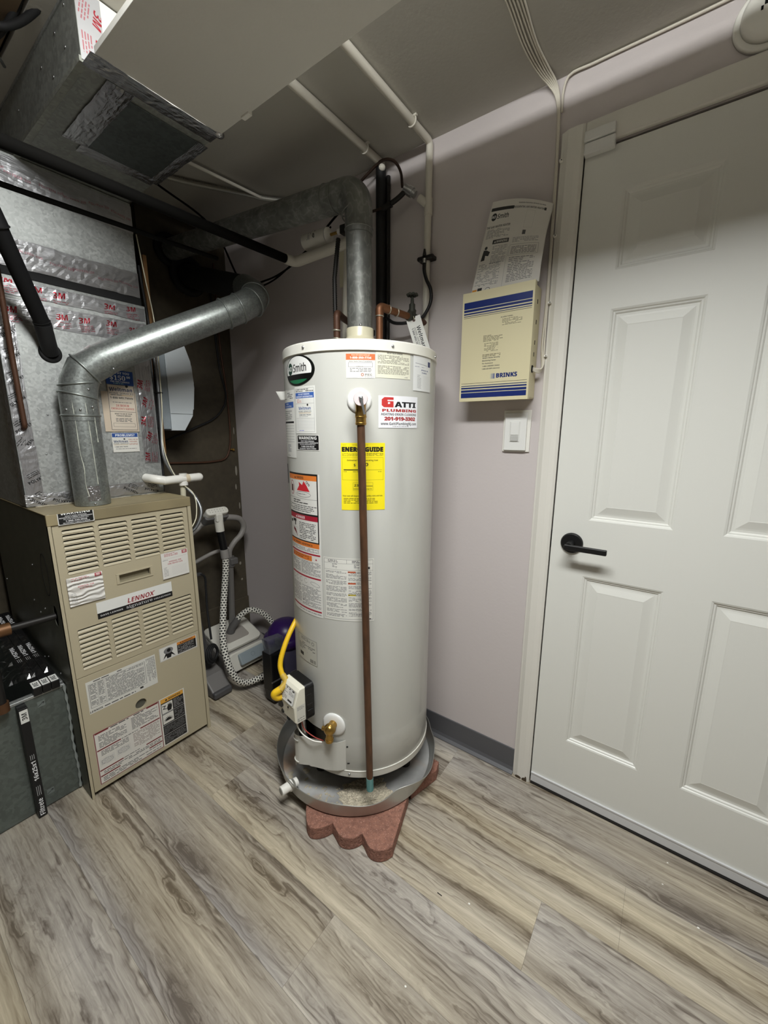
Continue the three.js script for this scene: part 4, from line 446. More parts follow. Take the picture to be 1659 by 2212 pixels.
// ---------------------------------------------------------------- water heater
const TX = 1.068, TZ = -0.875, TURN = Math.atan2(-1.068, 0.875);
{
  const H = thing('water_heater', 'tall light grey gas water heater with yellow energy label and copper discharge pipe', 'water heater', [TX, 0, TZ], TURN);
  const r = 0.245, jt = dataTex(512, 512, (u, v) => { const g = 197 + 10 * (fbm(u * 7, v * 5, 81, 4, 7, 5) - 0.5) - 30 * Math.pow(fbm(u * 26, v * 9, 85, 3, 26, 9), 5); return [g, g, g * 0.965]; });
  const jac = mat(0xffffff, { map: jt, roughness: 0.3, clearcoat: 0.25, clearcoatRoughness: 0.3 }), lidM = mat(0xdedcd2, { roughness: 0.3 });
  const lowJ = new THREE.LatheGeometry([[r - 0.03, 0.172], [r, 0.172], [r, 0.302]].map(([a, b]) => new THREE.Vector2(a, b)), 116, -26 * D2R, 328 * D2R);
  part('jacket', join(lathe([[r - 0.05, 0.302], [r, 0.302], [r, 1.494], [r - 0.03, 1.494]], 0, 0, 0, 128), lowJ), jac, H);
  part('burner_chamber', lathe([[r - 0.002, 0.174], [r - 0.05, 0.174], [r - 0.05, 0.302]], 0, 0, 0, 64), mat(0x77736a, { metalness: 0.4, roughness: 0.6 }), H, 'bare steel burner chamber wall');
  part('base_ring', lathe([[r - 0.03, 0.146], [r - 0.002, 0.146], [r + 0.0012, 0.149], [r + 0.0012, 0.1705], [r + 0.0025, 0.172], [r + 0.0012, 0.1745], [r - 0.02, 0.1745]], 0, 0, 0, 96), lidM, H);
  const lid = part('lid', lathe([[r - 0.02, 1.49], [r + 0.0028, 1.49], [r + 0.0028, 1.494], [r + 0.0014, 1.495], [r + 0.0014, 1.517], [r - 0.001, 1.521], [r - 0.01, 1.522], [0.06, 1.53], [0, 1.53]], 0, 0, 0, 128), lidM, H);
  part('bottom_plate', cyl(r - 0.02, r - 0.02, 0.004, 0, 0.15, 0, 64), M.dark, H);
  for (const a of [60, 180, 300]) part('foot', cyl(0.02, 0.024, 0.097, 0.18 * Math.sin(a * D2R), 0.0985, 0.18 * Math.cos(a * D2R), 16), M.dark, H);
  for (const [th, y, rad] of [[39.9, 1.507, 0.0015], [-21, 1.505, 0.0015], [-69.4, 1.504, 0.0015], [11.1, 0.161, 0.0012]]) { const a = -th * D2R; part('screw', ball(0.0042, (r + rad) * Math.sin(a), y, (r + rad) * Math.cos(a), 1, 1, 1), M.steel, H); }
  const hood = mat(0xd3cdb2, { roughness: 0.3 });
  part('draft_hood', lathe([[0.075, 1.528], [0.072, 1.54], [0.062, 1.556], [0.05, 1.566], [0.0435, 1.575], [0.0435, 1.6], [0.04, 1.6]], 0, 0, 0, 48), hood, H, 'cream round draft hood');
  // --- labels wrapped on the jacket
  const Lb = (a0, a1, y0, y1, draw, lab, ppm = 2400, dr = 0.0007, o = {}) => part('label', cylPatch(r + dr, a0, a1, y0, y1, 18), paper((a0 - a1) * D2R * r, y1 - y0, ppm, draw, { roughness: 0.5, ...o }), H, lab);
  const aos = (x, cx, cy, s, dark = '#111', disc = '#133a2a') => { x.fillStyle = disc; x.beginPath(); x.ellipse(cx - s * 1.35, cy, s * 0.52, s * 0.62, 0, 0, 7); x.fill(); txt(x, 'AO', cx - s * 1.4, cy, s * 0.62, '#f2f2ee', { fit: s * 0.85 }); txt(x, 'Smith', cx + s * 0.45, cy, s * 1.05, dark, { w: 'normal', fit: s * 2.3, st: dark, lw: s * 0.04 }); };
  M.aos = aos;
  { // oval maker's badge
    const wA = 63 - 30.7, wm = wA * D2R * r, hm = 0.083; const g = []; const n = 48, P = [0], pos = [], uv = [], idx = [], nor = []; const put = (u, v) => { const th = 63 - wA * u, a = -th * D2R; pos.push((r + 0.0009) * Math.sin(a), 1.407 + hm * v, (r + 0.0009) * Math.cos(a)); nor.push(Math.sin(a), 0, Math.cos(a)); uv.push(u, v); };
    const rings = 8; for (let j = 0; j <= rings; j++) for (let k = 0; k <= n; k++) { const a = k / n * Math.PI * 2, q = j / rings, du = Math.cos(a), dv = Math.sin(a); put(0.5 + 0.5 * q * du, 0.5 + 0.5 * q * dv); }
    for (let j = 0; j < rings; j++) for (let k = 0; k < n; k++) { const a = j * (n + 1) + k, b = a + n + 1; idx.push(a, b, a + 1, a + 1, b, b + 1); }
    const bg_ = new THREE.BufferGeometry(); bg_.setAttribute('position', new THREE.Float32BufferAttribute(pos, 3)); bg_.setAttribute('normal', new THREE.Float32BufferAttribute(nor, 3)); bg_.setAttribute('uv', new THREE.Float32BufferAttribute(uv, 2)); bg_.setIndex(idx);
    part('badge', bg_, paper(wm, hm, 3600, (x, W, HH) => { bg(x, W, HH, '#0d0f0d'); x.save(); x.beginPath(); x.ellipse(W * 0.475, HH * 0.485, W * 0.445, HH * 0.45, 0, 0, 7); x.clip(); bg(x, W, HH, '#ecece8'); x.fillStyle = '#0b0b0b'; x.fillRect(0, HH * 0.62, W, HH * 0.4); x.fillStyle = '#1d6a45'; x.fillRect(0, HH * 0.8, W, HH * 0.3); x.restore(); aos(x, W * 0.47, HH * 0.42, W * 0.195); }, { roughness: 0.35 }), H, 'oval white, black and green maker badge');
  }
  Lb(9, -9.3, 1.42, 1.483, (x, W, HH) => { bg(x, W, HH, '#e6e4dc'); x.fillStyle = '#cf6a36'; x.fillRect(0, HH * 0.01, W, HH * 0.25); txt(x, 'If your unit requires service call', W * 0.5, HH * 0.06, HH * 0.055, '#f6e6da', { fit: W * 0.62 }); txt(x, '1-800-350-7734', W * 0.5, HH * 0.17, HH * 0.115, '#fff', { fit: W * 0.74 }); txt(x, 'Water Heater Date of Installation', W * 0.5, HH * 0.32, HH * 0.06, '#333', { fit: W * 0.8 }); box(x, W * 0.08, HH * 0.37, W * 0.83, HH * 0.17, '#444', 1.5); txt(x, '12-09-15', W * 0.52, HH * 0.44, HH * 0.1, '#aab', { w: 'normal', style: 'italic' }); fine(x, W * 0.35, HH * 0.5, W * 0.3, HH * 0.04, 1, '#777', 3); fine(x, W * 0.13, HH * 0.58, W * 0.75, HH * 0.18, 3, '#666', 5); x.strokeStyle = '#a5532c'; x.lineWidth = 4; x.beginPath(); x.arc(W * 0.56, HH * 0.86, HH * 0.05, 0, 7); x.stroke(); txt(x, 'PSEG', W * 0.77, HH * 0.86, HH * 0.12, '#222', { f: 'serif' }); fine(x, W * 0.64, HH * 0.93, W * 0.32, HH * 0.04, 1, '#888', 6); }, 'white and orange service sticker');
  Lb(-9.8, -34.8, 1.422, 1.4915, (x, W, HH) => { bg(x, W, HH, '#dcdac6'); txt(x, 'RELIEF VALVE OPENING', W * 0.52, HH * 0.07, HH * 0.07, '#333', { fit: W * 0.45 }); fine(x, W * 0.05, HH * 0.14, W * 0.9, HH * 0.33, 7, '#6a6758', 3); fine(x, W * 0.05, HH * 0.53, W * 0.9, HH * 0.33, 7, '#6a6758', 8); fine(x, W * 0.82, HH * 0.92, W * 0.12, HH * 0.04, 1, '#555', 3); }, 'cream relief valve notice');
  Lb(-37.3, -58, 1.394, 1.491, (x, W, HH) => { bg(x, W, HH, '#dedfdd'); x.fillStyle = '#333a66'; x.fillRect(W * 0.8, HH * 0.12, W * 0.17, HH * 0.15); rule(x, W * 0.1, HH * 0.22, W * 0.76, HH * 0.25, '#445', 2); fine(x, W * 0.08, HH * 0.3, W * 0.8, HH * 0.03, 1, '#889', 4); txt(x, 'APPROVAL FOR', W * 0.6, HH * 0.4, HH * 0.05, '#3a4068', { fit: W * 0.42 }); txt(x, 'PLUMBING', W * 0.58, HH * 0.47, HH * 0.05, '#3a4068', { fit: W * 0.3 }); for (let i = 0; i < 10; i++) { fine(x, W * 0.2, HH * (0.54 + 0.04 * i), W * 0.2, HH * 0.025, 1, '#777', i + 3); rule(x, W * 0.5, HH * (0.56 + 0.04 * i), W * 0.92, HH * (0.56 + 0.04 * i), '#bbb', 1); } }, 'pale plumbing approval slip', 2400, 0.0016);
  Lb(-11.5, -42, 1.2885, 1.376, (x, W, HH) => { bg(x, W, HH, '#e9e9ec'); const R = '#c1322f', K = '#16161a'; poly(x, [[W * 0.07, HH * 0.12], [W * 0.13, HH * 0.05], [W * 0.34, HH * 0.05], [W * 0.34, HH * 0.13], [W * 0.2, HH * 0.13], [W * 0.2, HH * 0.17], [W * 0.34, HH * 0.17], [W * 0.34, HH * 0.36], [W * 0.12, HH * 0.36], [W * 0.07, HH * 0.3]], R); poly(x, [[W * 0.21, HH * 0.2], [W * 0.26, HH * 0.2], [W * 0.26, HH * 0.25], [W * 0.21, HH * 0.26]], '#e9e9ec'); txt(x, 'ATTI', W * 0.66, HH * 0.27, HH * 0.22, K, { fit: W * 0.57, st: K, lw: 4 }); txt(x, 'PLUMBING', W * 0.52, HH * 0.455, HH * 0.115, R, { fit: W * 0.9, st: '#7c1716', lw: 2 }); txt(x, 'HEATING·DRAIN CLEANING', W * 0.51, HH * 0.575, HH * 0.105, K, { fit: W * 0.91, sk: -0.12 }); txt(x, '201-919-3302', W * 0.53, HH * 0.715, HH * 0.145, R, { fit: W * 0.8, st: '#8f1d1c', lw: 4 }); txt(x, 'www.GattiPlumbingNJ.com', W * 0.51, HH * 0.87, HH * 0.12, K, { fit: W * 0.92 }); fine(x, W * 0.32, HH * 0.94, W * 0.42, HH * 0.035, 1, '#666', 5); }, 'white magnet of a plumbing firm in red and black', 3600, 0.0012);
  Lb(13.4, -16, 1.056, 1.247, (x, W, HH) => { bg(x, W, HH, '#f2df1c'); const K = '#14130c'; fine(x, W * 0.02, HH * 0.025, W * 0.14, HH * 0.012, 1, '#8a7c10', 3); fine(x, W * 0.26, HH * 0.025, W * 0.7, HH * 0.012, 1, '#8a7c10', 4); txt(x, 'ENERGYGUIDE', W * 0.49, HH * 0.095, HH * 0.085, K, { fit: W * 0.94, st: K, lw: 6 }); fine(x, W * 0.03, HH * 0.15, W * 0.4, HH * 0.045, 3, '#8a7c10', 5); fine(x, W * 0.58, HH * 0.145, W * 0.38, HH * 0.045, 3, '#5b5210', 6); poly(x, [[W * 0.53, HH * 0.17], [W * 0.56, HH * 0.15], [W * 0.56, HH * 0.19]], K); box(x, W * 0.03, HH * 0.215, W * 0.93, HH * 0.33, '#6d6210', 1.5); txt(x, 'Estimated Yearly Operating Cost', W * 0.49, HH * 0.255, HH * 0.034, '#3d370c', { fit: W * 0.7 }); txt(x, '$', W * 0.31, HH * 0.325, HH * 0.055, K); txt(x, '290', W * 0.5, HH * 0.315, HH * 0.07, K, { fit: W * 0.24 }); x.fillStyle = K; x.fillRect(W * 0.06, HH * 0.388, W * 0.37, HH * 0.014); x.fillRect(W * 0.06, HH * 0.394, W * 0.87, HH * 0.003); fine(x, W * 0.06, HH * 0.415, W * 0.09, HH * 0.016, 1, '#5b5210', 3); fine(x, W * 0.27, HH * 0.415, W * 0.4, HH * 0.016, 1, '#5b5210', 4); fine(x, W * 0.84, HH * 0.415, W * 0.08, HH * 0.016, 1, '#5b5210', 5); box(x, W * 0.27, HH * 0.585, W * 0.45, HH * 0.115, '#6d6210', 1.5); txt(x, '238', W * 0.37, HH * 0.625, HH * 0.05, K, { fit: W * 0.16 }); txt(x, 'THERMS', W * 0.64, HH * 0.638, HH * 0.024, '#3d370c', { fit: W * 0.15 }); txt(x, 'Estimated Yearly Energy Use', W * 0.49, HH * 0.678, HH * 0.022, '#3d370c', { fit: W * 0.42 }); txt(x, 'Your cost will depend on your utility rates and use.', W * 0.49, HH * 0.785, HH * 0.03, '#3d370c', { fit: W * 0.92 }); fine(x, W * 0.05, HH * 0.815, W * 0.78, HH * 0.09, 4, '#6d6210', 8); }, 'yellow energy guide label', 3400);
  Lb(51.2, 31, 1.272, 1.404, (x, W, HH) => { bg(x, W, HH, '#e4e4de'); const B = '#3b62ad'; box(x, W * 0.04, HH * 0.04, W * 0.9, HH * 0.92, '#666', 1.5); fine(x, W * 0.06, HH * 0.05, W * 0.86, HH * 0.07, 2, '#333', 3); x.fillStyle = B; x.fillRect(W * 0.04, HH * 0.13, W * 0.9, HH * 0.115); txt(x, 'DO NOT REMOVE', W * 0.48, HH * 0.165, HH * 0.045, '#f0f0f0', { fit: W * 0.55 }); txt(x, 'WARRANTY INFORMATION', W * 0.48, HH * 0.215, HH * 0.045, '#f0f0f0', { fit: W * 0.82 }); fine(x, W * 0.12, HH * 0.26, W * 0.25, HH * 0.09, 3, '#c98a80', 4); rule(x, W * 0.44, HH * 0.245, W * 0.44, HH * 0.36, '#777', 1); rule(x, W * 0.04, HH * 0.36, W * 0.94, HH * 0.36, '#777', 1.5); M.weltman(x, W * 0.5, HH * 0.46, W * 0.14, '#33518f'); txt(x, '1-888-WELTMAN', W * 0.5, HH * 0.6, HH * 0.035, '#333', { fit: W * 0.6 }); fine(x, W * 0.2, HH * 0.63, W * 0.6, HH * 0.02, 1, '#888', 3); rule(x, W * 0.04, HH * 0.675, W * 0.94, HH * 0.675, '#777', 1.5); for (let i = 0; i < 7; i++) rule(x, W * 0.04, HH * (0.71 + 0.032 * i), W * 0.94, HH * (0.71 + 0.032 * i), '#889', 1); rule(x, W * 0.16, HH * 0.7, W * 0.16, HH * 0.92, '#889', 1); fine(x, W * 0.2, HH * 0.925, W * 0.6, HH * 0.025, 1, '#77c', 4); }, 'white warranty sticker with blue band', 3000);
  Lb(50.3, 28.8, 1.2235, 1.268, (x, W, HH) => M.warnBlack(x, W, HH), 'black warning sticker', 3000);
  Lb(76, 52.2, 1.199, 1.398, (x, W, HH) => { bg(x, W, HH, '#e4e4de'); fine(x, W * 0.1, HH * 0.03, W * 0.8, HH * 0.1, 4, '#444', 3); x.fillStyle = '#3b62ad'; x.fillRect(0, HH * 0.17, W * 0.93, HH * 0.085); txt(x, 'Weltman', W * 0.45, HH * 0.195, HH * 0.03, '#eee'); txt(x, 'Protection Plus', W * 0.5, HH * 0.232, HH * 0.03, '#eee', { fit: W * 0.6 }); fine(x, W * 0.1, HH * 0.29, W * 0.7, HH * 0.14, 5, '#777', 6); x.fillStyle = '#111'; x.fillRect(0, HH * 0.455, W * 0.92, HH * 0.026); for (let i = 0; i < 7; i++) rule(x, 0, HH * (0.52 + 0.04 * i), W * 0.92, HH * (0.52 + 0.04 * i), '#777', 1.5); rule(x, W * 0.62, HH * 0.48, W * 0.62, HH * 0.77, '#999', 1); fine(x, W * 0.35, HH * 0.8, W * 0.3, HH * 0.12, 6, '#667', 8); fine(x, W * 0.3, HH * 0.96, W * 0.6, HH * 0.02, 1, '#888', 4); }, 'long white service record peeling at one corner', 2600);
  { const g = cylPatch(r + 0.0012, 80, 64, 1.375, 1.4, 10), p = g.attributes.position; for (let i = 0; i < p.count; i++) { const u = g.attributes.uv.getX(i); const k = Math.max(0, 1 - u * 2) ** 2 * 0.022 * (0.5 + 0.5 * g.attributes.uv.getY(i)); p.setX(i, p.getX(i) * (1 + k * 4)); p.setZ(i, p.getZ(i) + k); } g.computeVertexNormals(); part('label', g, mat(0xe4e4de, { roughness: 0.6, side: THREE.DoubleSide }), H, 'curled paper corner'); }
  Lb(67.2, 29.7, 0.706, 1.155, (x, W, HH) => { bg(x, W, HH, '#dddcd6'); const R = '#a3182f', O = '#dd7a30', K = '#151515'; const P = (f) => HH * f; x.fillStyle = K; x.fillRect(0, 0, W * 0.96, P(0.012)); x.fillRect(W * 0.935, 0, W * 0.025, P(0.475)); x.fillStyle = O; x.fillRect(0, P(0.012), W * 0.935, P(0.034)); tri(x, W * 0.31, P(0.03), P(0.01), K); txt(x, 'WARNING', W * 0.48, P(0.03), P(0.024), K, { fit: W * 0.24 }); x.strokeStyle = R; x.lineWidth = 5; x.beginPath(); x.ellipse(W * 0.16, P(0.105), W * 0.085, P(0.047), 0, 0, 7); x.stroke(); x.fillStyle = K; x.fillRect(W * 0.12, P(0.085), W * 0.08, P(0.045)); rule(x, W * 0.1, P(0.07), W * 0.22, P(0.14), R, 5); poly(x, [[W * 0.36, P(0.12)], [W * 0.45, P(0.085)], [W * 0.44, P(0.06)], [W * 0.55, P(0.08)], [W * 0.6, P(0.05)], [W * 0.68, P(0.08)], [W * 0.76, P(0.12)]], '#cc2230'); x.strokeStyle = K; x.lineWidth = 4; x.beginPath(); x.arc(W * 0.69, P(0.06), 9, 0, 7); x.arc(W * 0.74, P(0.075), 7, 0, 7); x.stroke(); x.lineWidth = 2; x.beginPath(); x.ellipse(W * 0.56, P(0.142), W * 0.22, P(0.018), 0, 0, 7); x.stroke(); fine(x, W * 0.38, P(0.135), W * 0.36, P(0.012), 1, '#777', 3); rule(x, 0, P(0.172), W * 0.935, P(0.172), K, 1.5); fine(x, W * 0.2, P(0.18), W * 0.5, P(0.03), 2, '#333', 4); fine(x, W * 0.02, P(0.215), W * 0.9, P(0.05), 4, '#555', 5); x.fillStyle = K; x.fillRect(0, P(0.272), W * 0.96, P(0.012)); x.fillStyle = R; x.fillRect(0, P(0.284), W * 0.935, P(0.034)); tri(x, W * 0.3, P(0.302), P(0.01), '#eee'); txt(x, 'DANGER', W * 0.47, P(0.302), P(0.026), '#eee', { fit: W * 0.26 }); x.fillStyle = K; x.fillRect(W * 0.03, P(0.335), W * 0.08, P(0.02)); x.fillRect(W * 0.14, P(0.325), W * 0.14, P(0.02)); x.fillRect(W * 0.22, P(0.34), W * 0.04, P(0.03)); box(x, W * 0.05, P(0.385), W * 0.28, P(0.06), '#999', 1.5); poly(x, [[W * 0.15, P(0.385)], [W * 0.25, P(0.4)], [W * 0.33, P(0.45)], [W * 0.27, P(0.43)], [W * 0.15, P(0.405)]], '#6e1420'); fine(x, W * 0.4, P(0.335), W * 0.48, P(0.12), 10, '#444', 7); x.fillStyle = K; x.fillRect(0, P(0.462), W * 0.96, P(0.008)); x.fillStyle = O; x.fillRect(0, P(0.47), W * 0.955, P(0.034)); tri(x, W * 0.15, P(0.488), P(0.009), K); txt(x, 'WARNING / ADVERTENCIA', W * 0.5, P(0.488), P(0.018), K, { fit: W * 0.58 }); fine(x, W * 0.02, P(0.51), W * 0.92, P(0.028), 3, '#777', 8); const bar = (y) => { x.fillStyle = R; x.fillRect(0, P(y), W * 0.97, P(0.011)); }; bar(0.546); x.fillStyle = O; x.fillRect(W * 0.06, P(0.562), W * 0.7, P(0.038)); tri(x, W * 0.1, P(0.582), P(0.012), R); fine(x, W * 0.18, P(0.568), W * 0.5, P(0.025), 2, '#8a3d10', 9); tri(x, W * 0.87, P(0.582), P(0.008), R); fine(x, W * 0.03, P(0.61), W * 0.36, P(0.09), 10, '#666', 10); fine(x, W * 0.43, P(0.605), W * 0.54, P(0.1), 12, '#666', 11); bar(0.716); for (let i = 0; i < 4; i++) { x.strokeStyle = '#444'; x.lineWidth = 2; x.beginPath(); x.arc(W * (0.08 + 0.16 * i), P(0.755), W * 0.045, 0.4, 5.6); x.stroke(); } x.beginPath(); x.ellipse(W * 0.82, P(0.765), W * 0.12, P(0.013), 0.2, 0, 7); x.stroke(); box(x, W * 0.01, P(0.735), W * 0.64, P(0.045), '#aaa', 1); fine(x, W * 0.03, P(0.79), W * 0.36, P(0.14), 15, '#666', 12); fine(x, W * 0.42, P(0.79), W * 0.54, P(0.15), 16, '#666', 13); tri(x, W * 0.46, P(0.905), P(0.007), K); bar(0.955); fine(x, W * 0.3, P(0.975), W * 0.66, P(0.014), 1, '#888', 14); }, 'tall warning label with orange and red bands', 2600);
  Lb(28.2, -8.4, 0.7095, 0.9095, (x, W, HH) => { bg(x, W, HH, '#dcdbd3'); box(x, W * 0.02, HH * 0.02, W * 0.96, HH * 0.95, '#555', 2); rule(x, W * 0.02, HH * 0.085, W * 0.98, HH * 0.085, '#555', 1.5); rule(x, W * 0.48, HH * 0.02, W * 0.48, HH * 0.085, '#555', 1.5); fine(x, W * 0.1, HH * 0.03, W * 0.24, HH * 0.045, 2, '#444', 3); fine(x, W * 0.58, HH * 0.03, W * 0.2, HH * 0.045, 2, '#444', 4); for (const a of [0.19, 0.62]) fine(x, W * a, HH * 0.09, W * 0.1, HH * 0.08, 4, '#666', 5); rule(x, W * 0.02, HH * 0.185, W * 0.98, HH * 0.185, '#555', 1.5); const col = (X, ww, s) => { let y = 0.205; for (let i = 0; y < 0.9; i++) { const n = 2 + Math.floor(4 * hash(i, s, 2)); fine(x, W * X, HH * y, W * ww, HH * 0.018 * n, n, '#666', s + i); y += 0.018 * n + 0.02; } }; col(0.05, 0.42, 3); col(0.51, 0.44, 33); const tagc = (y, c) => { x.fillStyle = c; x.fillRect(W * 0.5, HH * y, W * 0.15, HH * 0.024); tri(x, W * 0.52, HH * (y + 0.012), HH * 0.008, '#111'); }; tagc(0.2, '#b8502c'); tagc(0.38, '#b8502c'); tagc(0.565, '#b3a23a'); x.fillStyle = '#222'; x.fillRect(W * 0.85, HH * 0.13, W * 0.07, HH * 0.035); x.fillRect(W * 0.84, HH * 0.955, W * 0.1, HH * 0.014); }, 'white text label with two columns', 2600);
  Lb(61, 36.5, 0.529, 0.6165, (x, W, HH) => { bg(x, W, HH, '#bdbcb2'); box(x, 2, 2, W - 4, HH - 4, '#444', 2); fine(x, W * 0.2, HH * 0.05, W * 0.5, HH * 0.12, 3, '#444', 3); fine(x, W * 0.06, HH * 0.25, W * 0.85, HH * 0.4, 6, '#555', 4, 0.5); x.fillStyle = '#222'; x.fillRect(W * 0.1, HH * 0.7, W * 0.22, HH * 0.14); for (let k = 0; k < 14; k++) if (hash(k, 2, 3) > 0.4) x.fillRect(W * (0.58 + 0.025 * k), HH * 0.8, 3, HH * 0.14); x.strokeStyle = '#333'; x.lineWidth = 3; x.beginPath(); x.arc(W * 0.82, HH * 0.15, HH * 0.06, 0, 7); x.stroke(); }, 'grey rating plate', 2400);
  Lb(79, 70.5, 0.96, 1.182, (x, W, HH) => { bg(x, W, HH, '#d0d0cc'); x.fillStyle = '#20242c'; x.fillRect(0, HH * 0.03, W * 0.8, HH * 0.28); }, 'narrow label at the turn of the jacket', 1600);
  // --- relief valve and discharge pipe
  const at = (th, y, d = 0) => { const a = -th * D2R; return V((r + d) * Math.sin(a), y, (r + d) * Math.cos(a)); };
  const esc = (n, th, y, R) => { const g = lathe([[0, 0.007], [R * 0.55, 0.006], [R * 0.85, 0.004], [R, 0], [R * 0.97, -0.004]], 0, 0, 0, 40).rotateX(Math.PI / 2); const m = part(n, g, M.plastic, H, 'white plastic escutcheon ring'); const p = at(th, y, 0.002); m.position.copy(p); m.rotation.y = -th * D2R; return m; };
  esc('escutcheon', 0.8, 1.361, 0.0335); esc('escutcheon', 22.7, 0.34, 0.04);
  const tp = part('relief_valve', join(cyl(0.0165, 0.0165, 0.07, 0, 1.36, r + 0.033, 28, 'z'), cyl(0.0135, 0.0135, 0.055, 0, 1.331, r + 0.045, 24), cyl(0.0165, 0.0165, 0.012, 0, 1.323, r + 0.045, 6)), M.brass, H, 'brass temperature and pressure relief valve');
  part('valve_tag', cyl(0.0185, 0.0175, 0.004, 0, 1.361, r + 0.0702, 32, 'z'), mat(0xd8c6c6, { roughness: 0.5 }), tp, 'pinkish white disc'); part('test_lever', join(bx(-0.0032, 0.0032, -0.042, 0.002, 0.001, 0.003, 0.0008), bx(-0.0052, 0.0052, -0.0052, 0.0052, -0.003, 0.001, 0.0015), ball(0.003, 0, 0, 0.001)).rotateZ(0.22).translate(0.001, 1.362, r + 0.076), M.steel, tp);
  part('adapter', join(cyl(0.0142, 0.0142, 0.022, 0.0002, 1.306, r + 0.0455, 24), torus(0.0138, 0.0022, 0.0002, 1.316, r + 0.0455), torus(0.0138, 0.0018, 0.0002, 1.3, r + 0.0455)), M.brass, tp);
  const oxide = dataTex(128, 512, (u, v) => { const f = fbm(u * 6, v * 30, 91, 4, 6, 30); return [94 + 40 * (f - 0.5), 66 + 26 * (f - 0.5), 47 + 18 * (f - 0.5)]; });
  const dp = part('discharge_pipe', sweep([V(0, 1.305, r + 0.0455), V(0.012, 0.6, r + 0.0455), V(0.0195, 0.19, r + 0.0455)], 0.0108, 20), mat(0xffffff, { map: oxide, metalness: 0.35, roughness: 0.45 }), H, 'long brown copper discharge pipe');
  part('corroded_end', sweep([V(0.0194, 0.193, r + 0.0455), V(0.0203, 0.148, r + 0.0455)], 0.0114, 18), mat(0xffffff, { map: dataTex(128, 128, (u, v) => { const f = fbm(u * 9, v * 9, 95, 4, 9, 9); return [80 + 90 * (f - 0.4), 140 + 60 * (f - 0.5), 138 + 60 * (f - 0.5)]; }), roughness: 0.85 }), dp, 'turquoise corroded pipe end');
  // --- drain cock
  const dc = part('drain_cock', join(cyl(0.014, 0.014, 0.03, 0, 0, 0.012, 20, 'z'), ball(0.0185, 0, 0, 0.033, 1, 1.05, 1), cyl(0.0125, 0.0105, 0.03, 0, -0.026, 0.036, 20), cyl(0.0135, 0.0135, 0.006, 0, -0.034, 0.036, 20)), M.brass, H, 'polished brass drain cock'); dc.position.copy(at(22.7, 0.346, 0)); dc.rotation.y = -22.7 * D2R; part('stem_boss', join(cyl(0.007, 0.007, 0.014, -0.016, 0.003, 0.038, 16, 'x'), torus(0.0175, 0.002, 0, 0, 0.033, V(0.4, 0.2, 1))), M.brass, dc);
  // --- gas control
  const cg = part('gas_control', extrude(rrect(0.104, 0.128, 0.014, 4), 0.032, 0.002), M.black, H, 'black back of the gas control'); const cth = 49; cg.position.copy(at(cth, 0.418, 0.042)); cg.rotation.y = -cth * D2R;
  const prof = [[0, -0.058], [0.034, -0.058], [0.04, -0.05], [0.043, 0.004], [0.028, 0.052], [0.02, 0.06], [0, 0.06]]; const fg = extrude(prof, 0.098, 0.003); fg.rotateY(-Math.PI / 2); fg.translate(-0.049, 0, 0); const ivory = mat(0xe2dfce, { roughness: 0.35 }); const face = part('cover', muv(fg), ivory, cg, 'ivory plastic cover of the gas control'); face.rotation.y = 0;
  { const m = part('label', new THREE.PlaneGeometry(0.084, 0.05), paper(0.084, 0.05, 3400, (x, W, HH) => { bg(x, W, HH, '#e2dfce'); x.fillStyle = '#e4e4e0'; x.beginPath(); x.roundRect(4, 4, W - 8, HH - 8, 22); x.fill(); x.strokeStyle = '#222'; x.lineWidth = 4; x.stroke(); x.fillStyle = '#111'; x.fillRect(W * 0.06, HH * 0.06, W * 0.86, HH * 0.08); x.fillStyle = '#ddd'; x.fillRect(W * 0.25, HH * 0.05, W * 0.14, HH * 0.09); x.fillRect(W * 0.45, HH * 0.05, W * 0.14, HH * 0.09); x.fillRect(W * 0.65, HH * 0.05, W * 0.14, HH * 0.09); fine(x, W * 0.06, HH * 0.2, W * 0.46, HH * 0.68, 9, '#555', 3); fine(x, W * 0.6, HH * 0.2, W * 0.33, HH * 0.25, 4, '#777', 4); x.fillStyle = '#333'; x.fillRect(W * 0.6, HH * 0.72, W * 0.28, HH * 0.12); }), cg, 'framed white instruction label'); m.position.set(-0.001, 0.0275, 0.0368); m.rotation.x = -0.303; }
  { const m = part('label', new THREE.PlaneGeometry(0.032, 0.06), paper(0.032, 0.06, 3400, (x, W, HH) => { bg(x, W, HH, '#cfcdc2'); fine(x, W * 0.1, HH * 0.05, W * 0.8, HH * 0.22, 4, '#777', 3); fine(x, W * 0.1, HH * 0.72, W * 0.8, HH * 0.22, 3, '#555', 5); }), cg, 'grey side label'); m.position.set(0.0496, -0.025, 0.019); m.rotation.y = Math.PI / 2; }
  part('dial', join(cyl(0.0145, 0.0145, 0.006, -0.034, -0.018, 0.042, 24, 'z'), cyl(0.007, 0.007, 0.006, -0.026, -0.045, 0.04, 18, 'z')), M.black, cg); part('status_hole', cyl(0.0032, 0.0032, 0.002, 0.012, -0.01, 0.0428, 14, 'z'), M.hole, cg); part('slot', bx(-0.002, 0.012, -0.0605, -0.052, 0.036, 0.0416, 0.001), M.hole, cg); part('clip', join(bx(0.049, 0.053, 0.02, 0.03, -0.02, 0.0, 0.001), bx(0.049, 0.055, -0.045, -0.025, -0.026, -0.004, 0.002), bx(0.049, 0.053, -0.015, -0.005, -0.024, -0.004, 0.001)), M.black, cg); part('mount', cyl(0.018, 0.018, 0.03, 0, 0, -0.03, 20, 'z'), M.brass, cg);
  // tubes and wires to the burner
  const Wt = (pts, rad, m, lab) => part('burner_line', sweep(spline(pts, 30), rad, 8), m, H, lab);
